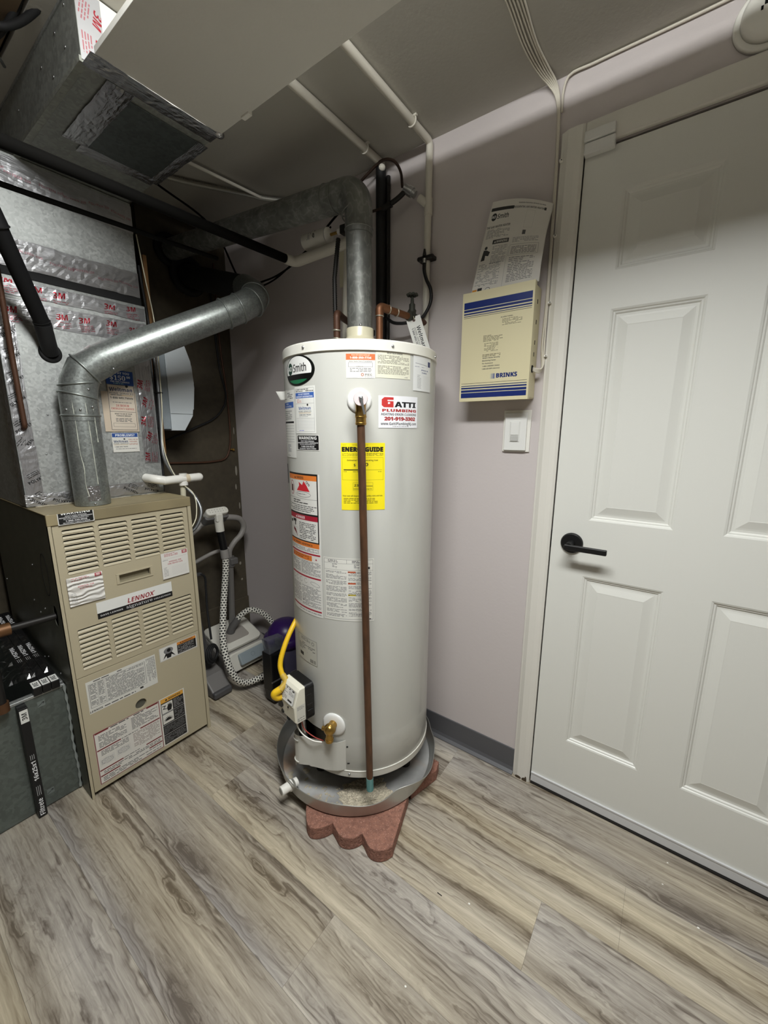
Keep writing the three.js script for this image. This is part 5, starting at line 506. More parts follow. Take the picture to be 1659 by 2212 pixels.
  Wt([[-0.2, 0.38, 0.2], [-0.198, 0.33, 0.2], [-0.19, 0.24, 0.195]], 0.007, M.steel, 'aluminium burner tube'); Wt([[-0.215, 0.375, 0.215], [-0.216, 0.34, 0.22], [-0.2, 0.31, 0.226], [-0.165, 0.292, 0.238], [-0.135, 0.286, 0.24]], 0.0022, M.pvc, 'thin white wire'); Wt([[-0.205, 0.37, 0.21], [-0.195, 0.32, 0.215], [-0.16, 0.296, 0.228], [-0.13, 0.284, 0.232]], 0.0018, mat(0x9c3a30, { roughness: 0.6 }), 'thin red wire'); Wt([[-0.21, 0.37, 0.19], [-0.212, 0.3, 0.19], [-0.205, 0.23, 0.19]], 0.005, M.rubber, 'black burner lead');
  // burner access cover, a sheet sprung off the jacket with a rolled end
  { const sheet = [[-0.058, 0.2385], [-0.085, 0.241], [-0.12, 0.2355], [-0.17, 0.218], [-0.2, 0.212], [-0.222, 0.205], [-0.232, 0.19], [-0.228, 0.172], [-0.214, 0.163]], th = 0.0012; const crv = new THREE.CatmullRomCurve3(sheet.map(([a, b]) => V(a, 0, b)), false, 'centripetal').getSpacedPoints(40); const P = [], I = []; crv.forEach((p, i) => { const t = i / 40, yb = 0.176 - 0.004 * t + (t > 0.55 && t < 0.8 ? 0.004 : 0) - (t > 0.8 ? 0.012 : 0), yt = 0.282 + (t < 0.12 ? 0.005 * (1 - t / 0.12) : 0) + (t > 0.62 ? 0.004 : 0); const q = crv[Math.min(40, i + 1)].clone().sub(crv[Math.max(0, i - 1)]).normalize(); const nx = -q.z, nz = q.x; for (const [y, o] of [[yb, 0], [yt, 0], [yt, th], [yb, th]]) P.push(p.x + nx * o, y, p.z + nz * o); }); for (let i = 0; i < 40; i++) for (let k = 0; k < 4; k++) { const a = i * 4 + k, b = i * 4 + (k + 1) % 4, c = a + 4, d = b + 4; I.push(a, b, c, c, b, d); } I.push(0, 2, 1, 0, 3, 2); const e = 160; I.push(e, e + 1, e + 2, e, e + 2, e + 3); const g = new THREE.BufferGeometry(); g.setAttribute('position', new THREE.Float32BufferAttribute(P, 3)); g.setIndex(I); const gg = toCreasedNormals(g, 0.9); gg.setAttribute('uv', new THREE.Float32BufferAttribute(new Float32Array(gg.attributes.position.count * 2), 2)); const cv = part('access_cover', gg, mat(0xc9c8c0, { roughness: 0.4, side: THREE.DoubleSide }), H, 'loose grey burner access cover');
    for (const y of [0.268, 0.186]) part('rolled_bead', sweep(crv.slice(29).map((p) => V(p.x * 1.006, y, p.z * 1.008)), 0.002, 8), mat(0xd2d1c9, { roughness: 0.4 }), cv); part('hook_slot', join(bx(-0.056, -0.05, 0.262, 0.266, 0.2395, 0.2405), bx(-0.054, -0.046, 0.2, 0.203, 0.2405, 0.2415)), M.hole, cv); }
}
// ---------------------------------------------------------------- pan and pavers
{
  const P = thing('drain_pan', 'dented round aluminium drain pan with white crust under the water heater', 'pan', [1.049, 0, -0.892]);
  const pt = dataTex(512, 512, (u, v) => { const f = fbm(u * 7, v * 7, 41, 5), g = 172 + 90 * (f - 0.5); const rust = Math.max(0, fbm(u * 5 + 3, v * 5, 47, 3) - 0.62) * 4; return [g + 20 * rust, g - 8 * rust, g * 0.99 - 30 * rust]; });
  const alu = mat(0xffffff, { map: pt, metalness: 0.25, roughness: 0.5 }), rim = mat(0xb9b9b4, { metalness: 0.75, roughness: 0.38 });
  const dent = (g) => { const p = g.attributes.position; for (let i = 0; i < p.count; i++) { const x = p.getX(i), y = p.getY(i), z = p.getZ(i), h = Math.max(0, (y - 0.05) / 0.06), a = Math.atan2(x, z) / D2R; const k = (c, w) => Math.exp(-((((a - c + 540) % 360 - 180) / w) ** 2)); const d = -0.024 * k(-22, 10) + 0.012 * k(3, 12) + 0.007 * k(-44, 11) - 0.008 * k(42, 9); const q = 1 + h * d / 0.3; p.setXYZ(i, x * q, y - 0.012 * h * k(-24, 12) - 0.006 * h * k(2, 12), z * q); } g.computeVertexNormals(); return g; };
  const floorG = new THREE.CircleGeometry(0.284, 64); floorG.rotateX(-Math.PI / 2); floorG.translate(0, 0.0486, 0); part('pan_floor', floorG, alu, P);
  part('pan_wall', dent(lathe([[0.284, 0.0462], [0.288, 0.0465], [0.292, 0.052], [0.3045, 0.106], [0.3055, 0.1095], [0.3035, 0.1105], [0.302, 0.108], [0.2895, 0.052], [0.284, 0.0488]], 0, 0, 0, 160)), rim, P, 'pan wall with rolled and dented rim');
  const cr = new THREE.SphereGeometry(1, 120, 60), cp = cr.attributes.position; for (let i = 0; i < cp.count; i++) { const f = 0.75 + 0.6 * fbm(cp.getX(i) * 4 + 5, cp.getZ(i) * 4 + 5, 51, 4); cp.setXYZ(i, cp.getX(i) * f * 0.085, Math.max(0, cp.getY(i)) * 0.011 * f * (0.2 + 1.1 * fbm(cp.getX(i) * 22 + 30, cp.getZ(i) * 22 + 30, 52, 3)), cp.getZ(i) * f * 0.06); } cr.computeVertexNormals(); const crustT = dataTex(256, 256, (u, v) => { const f = fbm(u * 30, v * 30, 55, 4), g = 178 + 120 * (f - 0.5); return [g, g * 0.95, g * 0.84]; });
  crustT.repeat.set(3, 3); const cm = mat(0xffffff, { map: crustT, roughness: 0.95 }); const c0 = part('scale_crust', cr, cm, P, 'pale mineral crust below the pipe'); c0.position.set(-0.138, 0.0488, 0.152); c0.rotation.y = -0.735;
  for (let i = 0; i < 110; i++) { const a = (-52 + 60 * (rnd() - 0.5)) * D2R, R = rr(0.19, 0.272); part('crust_flake', ball(1, R * Math.sin(a), 0.0495, R * Math.cos(a), rr(0.0015, 0.007), rr(0.0008, 0.003), rr(0.0015, 0.006)), cm, P); }
  for (let i = 0; i < 12; i++) { const a = (-95 + 50 * (rnd() - 0.5)) * D2R, R = rr(0.2, 0.272); part('crust_flake', ball(1, R * Math.sin(a), 0.049, R * Math.cos(a), rr(0.003, 0.012), 0.0012, rr(0.003, 0.009)), cm, P); }
  part('dark_stain', join(ball(1, -0.262, 0.0486, 0.035, 0.007, 0.0012, 0.01), ball(1, -0.268, 0.0486, 0.062, 0.003, 0.001, 0.004)), M.hole, P, 'black flake');
  const fit = part('outlet_fitting', join(cyl(0.0155, 0.0155, 0.038, 0, 0, 0.025, 22, 'z'), cyl(0.0185, 0.0185, 0.01, 0, 0, 0.008, 22, 'z'), cyl(0.0145, 0.0145, 0.012, 0, 0, -0.012, 22, 'z')), M.pvc, P, 'white plastic outlet stub'); fit.position.set(-0.283, 0.078, -0.075 + 0.02); fit.rotation.y = -101 * D2R; part('bore', cyl(0.0115, 0.0115, 0.001, 0, 0, 0.0446, 20, 'z'), mat(0x9a9a94, { roughness: 0.7 }), fit);
  const bt = dataTex(512, 512, (u, v, i, j) => { const f = fbm(u * 40, v * 40, 71, 3, 40, 40), s = hash(i >> 1, j >> 1, 73), g = 138 + 46 * (f - 0.5); const w = s > 0.985 ? 70 : s < 0.03 ? -30 : 0; return [g + 4 + w, g * 0.73 + w, g * 0.62 + w]; });
  const bmp = grey((u, v) => fbm(u * 60, v * 60, 75, 3, 60, 60), 512, 512); const bm = mat(0xffffff, { map: bt, roughness: 0.92, bumpMap: bmp, bumpScale: 0.002 }); bt.repeat.set(3, 3); bmp.repeat.set(3, 3);
  const mk = (pts, lab, n) => { const g = extrude(pts.map(([x, z]) => [x, -z]), 0.0445, 0.003); g.rotateX(-Math.PI / 2); g.translate(0, 0.0448, 0); const t = thing('paver', lab, 'paver'); part('block', muv(g), bm, t); };
  const sc = []; const arc = (pts) => { const c = new THREE.CatmullRomCurve3(pts.map(([x, z]) => V(x, 0, z)), false, 'centripetal').getPoints(10); c.forEach((p) => sc.push([p.x, p.z])); };
  sc.push([0.98, -0.75], [0.79, -0.9]); arc([[0.748, -0.862], [0.722, -0.832], [0.713, -0.806], [0.724, -0.785], [0.745, -0.768], [0.766, -0.759]]); arc([[0.76, -0.742], [0.749, -0.709], [0.76, -0.682], [0.78, -0.666], [0.795, -0.66]]); arc([[0.791, -0.648], [0.776, -0.617], [0.781, -0.59], [0.799, -0.571], [0.822, -0.561]]); sc.push([0.835, -0.566], [1.0, -0.618]);
  mk(sc, 'red concrete paver with scalloped edge sticking out under the pan');
  mk([[1.02, -0.62], [1.145, -0.588], [1.185, -0.6], [1.19, -0.69], [1.05, -0.74]], 'red concrete paver with straight edge under the wall side of the pan');
}
// ---------------------------------------------------------------- heater vent
{
  const v = thing('heater_flue', 'old mottled galvanised vent pipe with elbow above the water heater', 'flue pipe');
  const ot = dataTex(512, 512, (u, w) => { const f = fbm(u * 8, w * 8, 61, 4, 8, 8), s = Math.pow(Math.max(0, 1 - Math.abs(fbm(u * 14, w * 9, 65, 3, 14, 9) - 0.5) * 7), 2), g = 112 + 50 * (f - 0.5) + 22 * s; return [g, g * 1.01, g * 0.97]; }); ot.repeat.set(1, 4);
  const om = mat(0xffffff, { map: ot, metalness: 0.45, roughness: 0.5 });
  part('riser', sweep([V(TX, 1.597, TZ), V(TX - 0.002, 1.885, TZ)], 0.0398, 36), om, v);
  part('elbow', sweep(fillet([[TX - 0.002, 1.87, TZ], [TX - 0.003, 1.995, TZ], [TX - 0.004, 1.999, TZ - 0.12]], 0.085, 14), 0.0425, 36), om, v);
  part('horizontal_run', sweep([V(TX - 0.003, 1.998, TZ - 0.09), V(1.06, 2.085, -1.97)], 0.043, 36), mat(0xffffff, { map: ot, metalness: 0.4, roughness: 0.6 }), v);
  for (const [p, d] of [[V(TX - 0.002, 1.885, TZ), V(0, 1, 0)], [V(TX - 0.003, 1.935, TZ - 0.012), V(0, 1, -0.35)], [V(TX - 0.003, 1.975, TZ - 0.04), V(0, 0.7, -0.8)], [V(TX - 0.004, 1.997, TZ - 0.085), V(0, 0.1, -1)], [V(TX - 0.004, 2.001, TZ - 0.125), V(0, 0.07, -1)]]) part('bead', torus(0.0425, 0.002, p.x, p.y, p.z, d, 36), om, v);
  part('screw', ball(0.004, TX - 0.03, 1.605, TZ + 0.027), M.steel, v); part('collar', torus(0.058, 0.014, 1.06, 2.086, ZP + 0.0145, V(0, 0, 1), 32), M.blackMatte, v);
}
// ---------------------------------------------------------------- plumbing on the wall
{
  const zi = -0.985, zw = -0.79, ins = mat(0x0e0e0f, { roughness: 0.6 });
  const a = thing('insulated_riser', 'vertical black foam covered water pipe on the wall behind the vent', 'pipe'); part('foam', sweep([V(1.328, 1.3, zi), V(1.328, 2.205, zi)], 0.0185, 20), ins, a); part('second_pipe', sweep([V(1.343, 1.3, zi + 0.022), V(1.343, 2.18, zi + 0.022)], 0.008, 14), M.iron, a); part('tape_wrap', join(cyl(0.0155, 0.014, 0.02, 1.328, 2.212, zi, 14), ball(0.012, 1.318, 2.2, zi + 0.012)), M.pipeWhite, a);
  const clip = (o, x, z) => { part('hanger', join(torus(0.015, 0.0025, x, 2.2225, z, V(1, 0, 0), 20), bx(x - 0.004, x + 0.004, 2.231, 2.2365, z + 0.008, z + 0.018)), M.pipeWhite, o); };
  const p1 = thing('ceiling_pipe', 'white painted pipe along the ceiling ending at the black insulated riser', 'pipe'); part('run', pipe([[0.755, 2.2225, zi], [1.328, 2.2225, zi], [1.328, 2.2, zi]], 0.0125, 0.012), M.pipeWhite, p1); clip(p1, 1.235, zi);
  const p2 = thing('ceiling_pipe', 'white painted pipe along the ceiling turning down to the wall valves', 'pipe'); part('run', pipe([[0.755, 2.2225, zw], [1.337, 2.2225, zw], [1.337, 2.19, zw], [1.337, 1.3, zw - 0.003]], 0.0118, 0.02), M.pipeWhite, p2); clip(p2, 1.225, zw);
  part('tee', join(cyl(0.0145, 0.0145, 0.05, 1.337, 2.03, zw, 18), sweep([V(1.337, 2.035, zw), V(1.325, 2.062, zw - 0.03)], 0.0125, 14)), M.pipeWhite, p2);
  // stop valves
  const wheel = (o, x, y, z, R, m, t = 0) => { const g = []; for (let k = 0; k < 8; k++) g.push(ball(R * 0.32, x + R * 0.8 * Math.cos(k * Math.PI / 4), y, z + R * 0.8 * Math.sin(k * Math.PI / 4), 1, 0.8, 1)); g.push(torus(R * 0.8, R * 0.14, x, y, z), bx(x - R * 0.8, x + R * 0.8, y - 0.002, y + 0.002, z - 0.003, z + 0.003), bx(x - 0.003, x + 0.003, y - 0.002, y + 0.002, z - R * 0.8, z + R * 0.8)); part('handwheel', join(g), m, o); };
  const s1 = thing('saddle_valve', 'dark saddle valve clamped on the white wall pipe feeding a black tube', 'valve'); part('clamp', join(bx(1.318, 1.352, 1.862, 1.876, zw - 0.03, zw + 0.03, 0.004), ball(0.007, 1.325, 1.87, zw - 0.026), ball(0.007, 1.325, 1.87, zw + 0.026), cyl(0.007, 0.003, 0.022, 1.318, 1.884, zw, 14)), M.iron, s1); part('outlet', cyl(0.007, 0.007, 0.014, 1.318, 1.858, zw, 14), M.steel, s1);
  solo('black_tube', sweep(spline([[1.318, 1.852, zw], [1.318, 1.83, zw], [1.32, 1.8, zw + 0.008], [1.322, 1.765, zw + 0.025], [1.322, 1.73, zw + 0.028], [1.318, 1.7, zw + 0.018], [1.31, 1.672, zw - 0.004], [1.29, 1.66, zw - 0.05], [1.28, 1.665, zw - 0.1], [1.29, 1.69, zw - 0.14]], 60), 0.0058, 10), M.black, 'glossy black plastic tube curving down from the saddle valve', 'tube');
  const s2 = thing('gate_valve', 'dark bronze gate valve with wheel handle on the cold water line', 'valve'); wheel(s2, 1.255, 1.735, -0.797, 0.0185, M.bronze); part('bonnet', lathe([[0, 0], [0.0125, 0], [0.0145, 0.012], [0.0105, 0.018], [0.0105, 0.032], [0.006, 0.036], [0.004, 0.06], [0, 0.06]], 1.255, 1.673, -0.797, 20), M.bronze, s2); part('body', join(cyl(0.015, 0.015, 0.045, 1.255, 1.664, -0.797, 20, 'x'), ball(0.018, 1.255, 1.664, -0.797)), M.bronze, s2);
  const c1 = thing('cold_pipe', 'copper cold water pipe with soldered elbow rising from the heater top', 'pipe'); const A = V(1.115, 1.526, -0.832), B = V(1.115, 1.672, -0.832), Cq = V(1.238, 1.664, -0.8); part('tube', sweep(fillet([A, B, Cq], 0.025), 0.0112, 20), M.copper, c1); part('elbow', sweep(fillet([V(1.115, 1.645, -0.832), B, V(1.15, 1.67, -0.823)], 0.024), 0.0135, 20), M.copper, c1); part('tail', sweep([V(1.27, 1.664, -0.796), V(1.336, 1.66, -0.792)], 0.0105, 16), M.copperOld, c1);
  for (const [p, d] of [[V(1.115, 1.643, -0.832), V(0, 1, 0)], [V(1.152, 1.6698, -0.8223), V(1, 0, 0.25)], [V(1.185, 1.667, -0.8135), V(1, 0, 0.25)], [V(1.115, 1.57, -0.832), V(0, 1, 0)]]) part('solder_ring', torus(0.0122, 0.0022, p.x, p.y, p.z, d, 20), M.solder, c1);
  const c2 = thing('hot_pipe', 'dark copper hot water pipe with elbow on the heater top', 'pipe'); part('tube', pipe([[1.035, 1.526, -0.945], [1.035, 1.655, -0.945], [1.12, 1.66, -0.99], [1.18, 1.66, -1.01]], 0.0112, 0.022), M.copperOld, c2); for (const y of [1.575, 1.6]) part('solder_ring', torus(0.0122, 0.0028, 1.035, y, -0.945, V(0, 1, 0.1), 20), M.solder, c2);
  const fl = dense([V(1.083, 1.6, -0.995), V(1.088, 1.78, -1.0), V(1.1, 1.85, -1.0), V(1.105, 1.905, -0.995)], 0.002); solo('braided_hose', sweep(fl, (l) => 0.0072 + 0.0009 * Math.sin(l * 900), 12), M.iron, 'dark braided hose hanging behind the vent pipe', 'hose');
  solo('white_drop', sweep([V(1.2, 1.55, -1.06), V(1.2, 1.92, -1.04)], 0.0105, 14), M.pipeWhite, 'thin white vertical pipe between hose and vent pipe', 'pipe');
  const j = thing('outlet_cover', 'white junction box cover on the wall behind the canister', 'box'); part('plate', bx(1.346, 1.3535, 1.86, 2.0, -1.21, -1.1, 0.002), M.cream, j); part('lower_plate', bx(1.347, 1.3535, 1.72, 1.85, -1.2, -1.1, 0.002), M.pipeWhite, j);
  const gc = thing('gas_shutoff', 'small steel gas cock on the tee of the white wall pipe', 'valve'); const d = V(-0.35, 0.55, -0.75).normalize(), o = V(1.318, 2.072, zw - 0.042); part('body', join(sweep([o, o.clone().addScaledVector(d, 0.045)], 0.0125, 18), sweep([o.clone().addScaledVector(d, 0.012), o.clone().addScaledVector(d, 0.028)], 0.016, 18)), M.steel, gc); part('elbow', sweep(fillet([[1.305, 2.09, zw - 0.07], [1.305, 2.075, zw - 0.1], [1.302, 2.062, zw - 0.145]], 0.02), 0.0085, 14), M.iron, gc); part('nut', sweep([V(1.302, 2.063, zw - 0.13), V(1.3, 2.058, zw - 0.165)], 0.0115, 6), M.iron, gc);
  const br = mat(0x33231a, { roughness: 0.5, metalness: 0.3 }); solo('gas_tube', sweep(spline([[1.3, 2.06, zw - 0.16], [1.3, 2.065, zw - 0.25], [1.29, 2.07, zw - 0.32]], 20), 0.0045, 8), br, 'thin brown tube running from the gas cock behind the vent', 'tube');
  solo('copper_arc', sweep(spline([[1.3, 2.1, zw - 0.083], [1.302, 2.15, zw - 0.092], [1.304, 2.195, zw - 0.125], [1.306, 2.212, zw - 0.175], [1.305, 2.19, zw - 0.24], [1.3, 2.15, zw - 0.32]], 40), 0.0048, 8), br, 'thin brown tube arching over the black riser', 'tube');
  solo('sensor_bulb', bx(1.14, 1.17, 1.6, 1.62, -0.92, -0.89, 0.004), M.black, 'small black clip between vent collar and cold pipe', 'clip');
  // tag hanging from the gate valve
  const tg = thing('service_tag', 'white cardboard service tag hanging from the gate valve', 'tag', [1.244, 1.66, -0.785]); const tm = paper(0.05, 0.12, 3400, (x, W, H) => { bg(x, W, H, '#dcdcd6'); x.fillStyle = '#5c3a2a'; x.beginPath(); x.arc(W * 0.5, H * 0.09, W * 0.1, 0, 7); x.fill(); x.fillStyle = '#222'; x.beginPath(); x.arc(W * 0.5, H * 0.09, W * 0.045, 0, 7); x.fill(); x.save(); x.translate(W * 0.66, H * 0.58); x.rotate(Math.PI / 2); txt(x, 'Weltman', 0, 0, W * 0.36, '#15171d', { fit: H * 0.62 }); txt(x, 'HOME SERVICES', 0, W * 0.24, W * 0.15, '#222', { w: 'normal', fit: H * 0.6 }); rule(x, -H * 0.3, W * 0.335, H * 0.3, W * 0.335, '#333', 2); txt(x, '1-888-WELTMAN', 0, W * 0.42, W * 0.15, '#15171d', { fit: H * 0.6 }); x.restore(); });
  const tgm = part('card', new THREE.BoxGeometry(0.05, 0.12, 0.0008), tm, tg); tgm.position.set(0.012, -0.055, 0.014); tgm.rotation.set(0, -1.0, 0.33); part('string', sweep(spline([[0.004, 0.014, -0.006], [-0.004, 0.0, 0.004], [-0.003, -0.008, 0.006]], 12), 0.001, 6), M.cream, tg);
  // yellow gas hose
  const y = thing('gas_hose', 'yellow coated corrugated gas hose feeding the heater control', 'hose', [TX, 0, TZ], TURN); const ym = mat(0xe3b81c, { roughness: 0.45 }); const hp = dense(spline([[-0.2, 0.66, -0.02], [-0.232, 0.63, 0.07], [-0.262, 0.57, 0.12], [-0.276, 0.51, 0.15], [-0.265, 0.475, 0.165]], 60), 0.0015); part('corrugated_tube', sweep(hp, (l) => 0.0085 + 0.0011 * Math.sin(l * 1400), 16), ym, y); part('elbow', pipe([[-0.267, 0.482, 0.162], [-0.25, 0.468, 0.178], [-0.27, 0.452, 0.2]], 0.0105, 0.012), mat(0xb99a3a, { roughness: 0.6 }), y, 'grimy brass yellow fitting'); part('nut', pipe([[-0.268, 0.454, 0.198], [-0.29, 0.443, 0.205], [-0.283, 0.425, 0.2], [-0.262, 0.42, 0.185]], 0.0118, 0.012), ym, y); part('upper_run', sweep(spline([[-0.2, 0.66, -0.02], [-0.2, 0.72, -0.12], [-0.12, 0.9, -0.24]], 20), 0.0095, 12), ym, y);
}
// ---------------------------------------------------------------- alarm panel, manual, switch, cables
{
  const a = thing('alarm_box', 'cream metal alarm panel with blue stripes mounted on the wall', 'alarm panel'); const cm = mat(0xd6cda8, { roughness: 0.4 });
  part('case', join(bx(1.288, WX - 0.0005, 1.381, 1.706, -0.612, -0.3935, 0.006), bx(1.274, 1.29, 1.377, 1.709, -0.616, -0.39, 0.0015)), cm, a);
  const m = paper(0.226, 0.332, 3200, (x, W, H) => { bg(x, W, H, '#d6cda8'); const B = '#0b2468'; const st = (y0, y1, c = B) => { x.fillStyle = c; x.fillRect(W * 0.025, H * y0, W * 0.95, H * (y1 - y0)); }; st(0.085, 0.145); st(0.151, 0.172); st(0.182, 0.195); st(0.205, 0.211, '#18305f'); st(0.222, 0.225, '#222'); st(0.92, 0.967); st(0.892, 0.914); st(0.868, 0.882); st(0.85, 0.857, '#18305f'); st(0.829, 0.832, '#222'); txt(x, 'ALARM PANEL', W * 0.65, H * 0.262, H * 0.013, '#333', { fit: W * 0.17 }); fine(x, W * 0.59, H * 0.275, W * 0.27, H * 0.06, 6, '#6f6a54', 3); fine(x, W * 0.33, H * 0.4, W * 0.28, H * 0.06, 5, '#6a6550', 4); fine(x, W * 0.35, H * 0.47, W * 0.2, H * 0.08, 7, '#6f6a54', 5); fine(x, W * 0.33, H * 0.57, W * 0.26, H * 0.025, 2, '#55503c', 6); txt(x, "Brink's Home Security", W * 0.46, H * 0.605, H * 0.016, '#22242c', { fit: W * 0.25 }); txt(x, 'Monitoring Center', W * 0.43, H * 0.63, H * 0.016, '#22242c', { fit: W * 0.2 }); txt(x, 'For Assistance', W * 0.41, H * 0.655, H * 0.015, '#22242c', { fit: W * 0.16 }); txt(x, '1-800-2-BRINKS (Sales)', W * 0.46, H * 0.68, H * 0.015, '#22242c', { fit: W * 0.25 }); txt(x, '1-800-445-0872 (Service)', W * 0.46, H * 0.705, H * 0.015, '#22242c', { fit: W * 0.26 }); txt(x, 'BRINKS', W * 0.69, H * 0.775, H * 0.05, B, { fit: W * 0.3, st: B, lw: 3 }); for (let k = 0; k < 5; k++) { x.fillStyle = ['#1c3a86', '#3c558f', '#6a7a98', '#98a0a0', '#b9b9a6'][k]; x.fillRect(W * (0.515 - 0.0135 * k), H * 0.752, W * 0.009, H * 0.047); } }, { roughness: 0.4 });
  flat('front_print', 0.226, 0.332, m, a, [1.2734, 1.543, -0.503], '-x', 0, 'cream front with blue stripes and BRINKS lettering');
  for (const [y, h] of [[1.66, 0.006], [1.603, 0.006], [1.545, 0.006], [1.511, 0.006]]) part('side_slot', bx(1.314, 1.318, y - h, y + h, -0.3936, -0.3928), M.hole, a);
  const hg = cyl(0.011, 0.011, 0.001, 1.309, 1.468, -0.3928, 20, 'z'); part('cable_hole', hg, M.hole, a);
  // manual
  const k = thing('manual', 'creased water heater manual in a plastic sleeve propped on top of the alarm panel', 'manual'); const C = [[1.333, 1.976, -0.556], [1.333, 1.92, -0.374], [1.302, 1.712, -0.602], [1.302, 1.712, -0.39]].map((p) => V(...p)), nu = 14, nv = 18;
  const sheet = (off) => { const P = [], U = [], I = []; for (let j = 0; j <= nv; j++) for (let i = 0; i <= nu; i++) { const u = i / nu, v = j / nv, t = C[0].clone().lerp(C[1], u), b = C[2].clone().lerp(C[3], u), p = t.lerp(b, v); const bend = 0.014 * Math.sin(v * Math.PI) * (0.4 + 0.6 * u) + 0.0025 * Math.sin(u * 9 + v * 14) * fbm(u * 5, v * 6, 3, 2); P.push(p.x - bend + off, p.y + 0.012 * Math.sin(u * Math.PI) * (1 - v), p.z); U.push(u, 1 - v); if (i && j) { const q = j * (nu + 1) + i; I.push(q - nu - 2, q - 1, q - nu - 1, q - nu - 1, q - 1, q); } } const g = new THREE.BufferGeometry(); g.setAttribute('position', new THREE.Float32BufferAttribute(P, 3)); g.setAttribute('uv', new THREE.Float32BufferAttribute(U, 2)); g.setIndex(I); g.computeVertexNormals(); return g; };
  const pm = paper(0.2, 0.255, 3400, (x, W, H) => { bg(x, W, H, '#dedad2'); const K = '#1a1a1c'; txt(x, 'Installation Instructions and Use & Care Guide', W * 0.68, H * 0.045, H * 0.018, K, { fit: W * 0.44 }); x.fillStyle = K; x.fillRect(W * 0.02, H * 0.075, W * 0.9, H * 0.035); x.fillStyle = '#dedad2'; x.fillRect(W * 0.4, H * 0.075, W * 0.49, H * 0.035); txt(x, 'RESIDENTIAL GAS WATER HEATER', W * 0.645, H * 0.093, H * 0.03, K, { fit: W * 0.49 }); M.aos(x, W * 0.21, H * 0.175, W * 0.085, K, '#1a1a1c'); txt(x, 'THE GAS WATER HEATER', W * 0.21, H * 0.285, H * 0.032, K, { fit: W * 0.4 }); fine(x, W * 0.04, H * 0.31, W * 0.38, H * 0.1, 8, '#7a7a7a', 4); x.fillStyle = K; x.fillRect(W * 0.18, H * 0.435, W * 0.26, H * 0.045); txt(x, 'WARNING', W * 0.33, H * 0.458, H * 0.034, '#dedad2', { fit: W * 0.18 }); tri(x, W * 0.22, H * 0.458, H * 0.014, '#c9c5bd'); x.fillStyle = K; x.beginPath(); x.arc(W * 0.09, H * 0.51, H * 0.018, 0, 7); x.fill(); poly(x, [[W * 0.04, H * 0.645], [W * 0.06, H * 0.53], [W * 0.11, H * 0.535], [W * 0.17, H * 0.56], [W * 0.15, H * 0.6], [W * 0.1, H * 0.59], [W * 0.1, H * 0.64]], K); fine(x, W * 0.2, H * 0.5, W * 0.24, H * 0.2, 14, '#8c8c8c', 5); fine(x, W * 0.03, H * 0.68, W * 0.36, H * 0.25, 18, '#8c8c8c', 6, 0.7); box(x, W * 0.63, H * 0.13, W * 0.13, H * 0.2, '#bdb9b1', 2); x.fillStyle = '#444'; x.fillRect(W * 0.63, H * 0.36, W * 0.05, H * 0.05); fine(x, W * 0.5, H * 0.435, W * 0.4, H * 0.06, 4, '#8c8c8c', 7); rule(x, W * 0.46, H * 0.53, W * 0.46, H * 0.97, '#888', 2); box(x, W * 0.48, H * 0.52, W * 0.44, H * 0.12, '#666', 2); fine(x, W * 0.51, H * 0.54, W * 0.38, H * 0.09, 6, '#6a6a6a', 8); fine(x, W * 0.51, H * 0.66, W * 0.38, H * 0.28, 15, '#7c7c7c', 9); x.fillStyle = '#d8912c'; x.fillRect(W * 0.01, H * 0.955, W * 0.07, H * 0.04); x.fillStyle = K; x.fillRect(W * 0.09, H * 0.945, W * 0.07, H * 0.05); x.strokeStyle = K; x.lineWidth = 4; x.beginPath(); x.arc(W * 0.25, H * 0.985, W * 0.04, 3.1, 6.2); x.stroke(); }, { side: THREE.DoubleSide, clearcoat: 0.5, clearcoatRoughness: 0.25, bumpMap: crumple, bumpScale: 0.002 });
  part('cover_page', sheet(0), pm, k); part('page_block', sheet(0.003), mat(0xdedad2, { side: THREE.DoubleSide, roughness: 0.8 }), k); part('back_page', sheet(0.0055), mat(0xb9b5ad, { side: THREE.DoubleSide, roughness: 0.8 }), k);
  // switch
  const s = thing('light_switch', 'white sensor light switch with wall plate below the alarm panel', 'light switch'); part('back_plate', bx(1.3485, WX - 0.0003, 1.214, 1.348, -0.486, -0.3965, 0.001), M.white, s); part('wall_plate', bx(1.3405, 1.349, 1.218, 1.34, -0.4795, -0.407, 0.0025), M.plastic, s); part('bezel', bx(1.3392, 1.341, 1.246, 1.313, -0.461, -0.4275, 0.001), mat(0xd9d9d5, { roughness: 0.4 }), s); part('rocker', bx(1.3375, 1.3398, 1.2685, 1.3105, -0.4575, -0.431, 0.001), M.plastic, s); part('sensor_lens', bx(1.3368, 1.3398, 1.2485, 1.2665, -0.457, -0.4315, 0.002), mat(0xbdbdb9, { roughness: 0.25 }), s, 'grey sensor lens');
  // alarm cables
  const wm = mat(0xd9d3c4, { roughness: 0.5 });
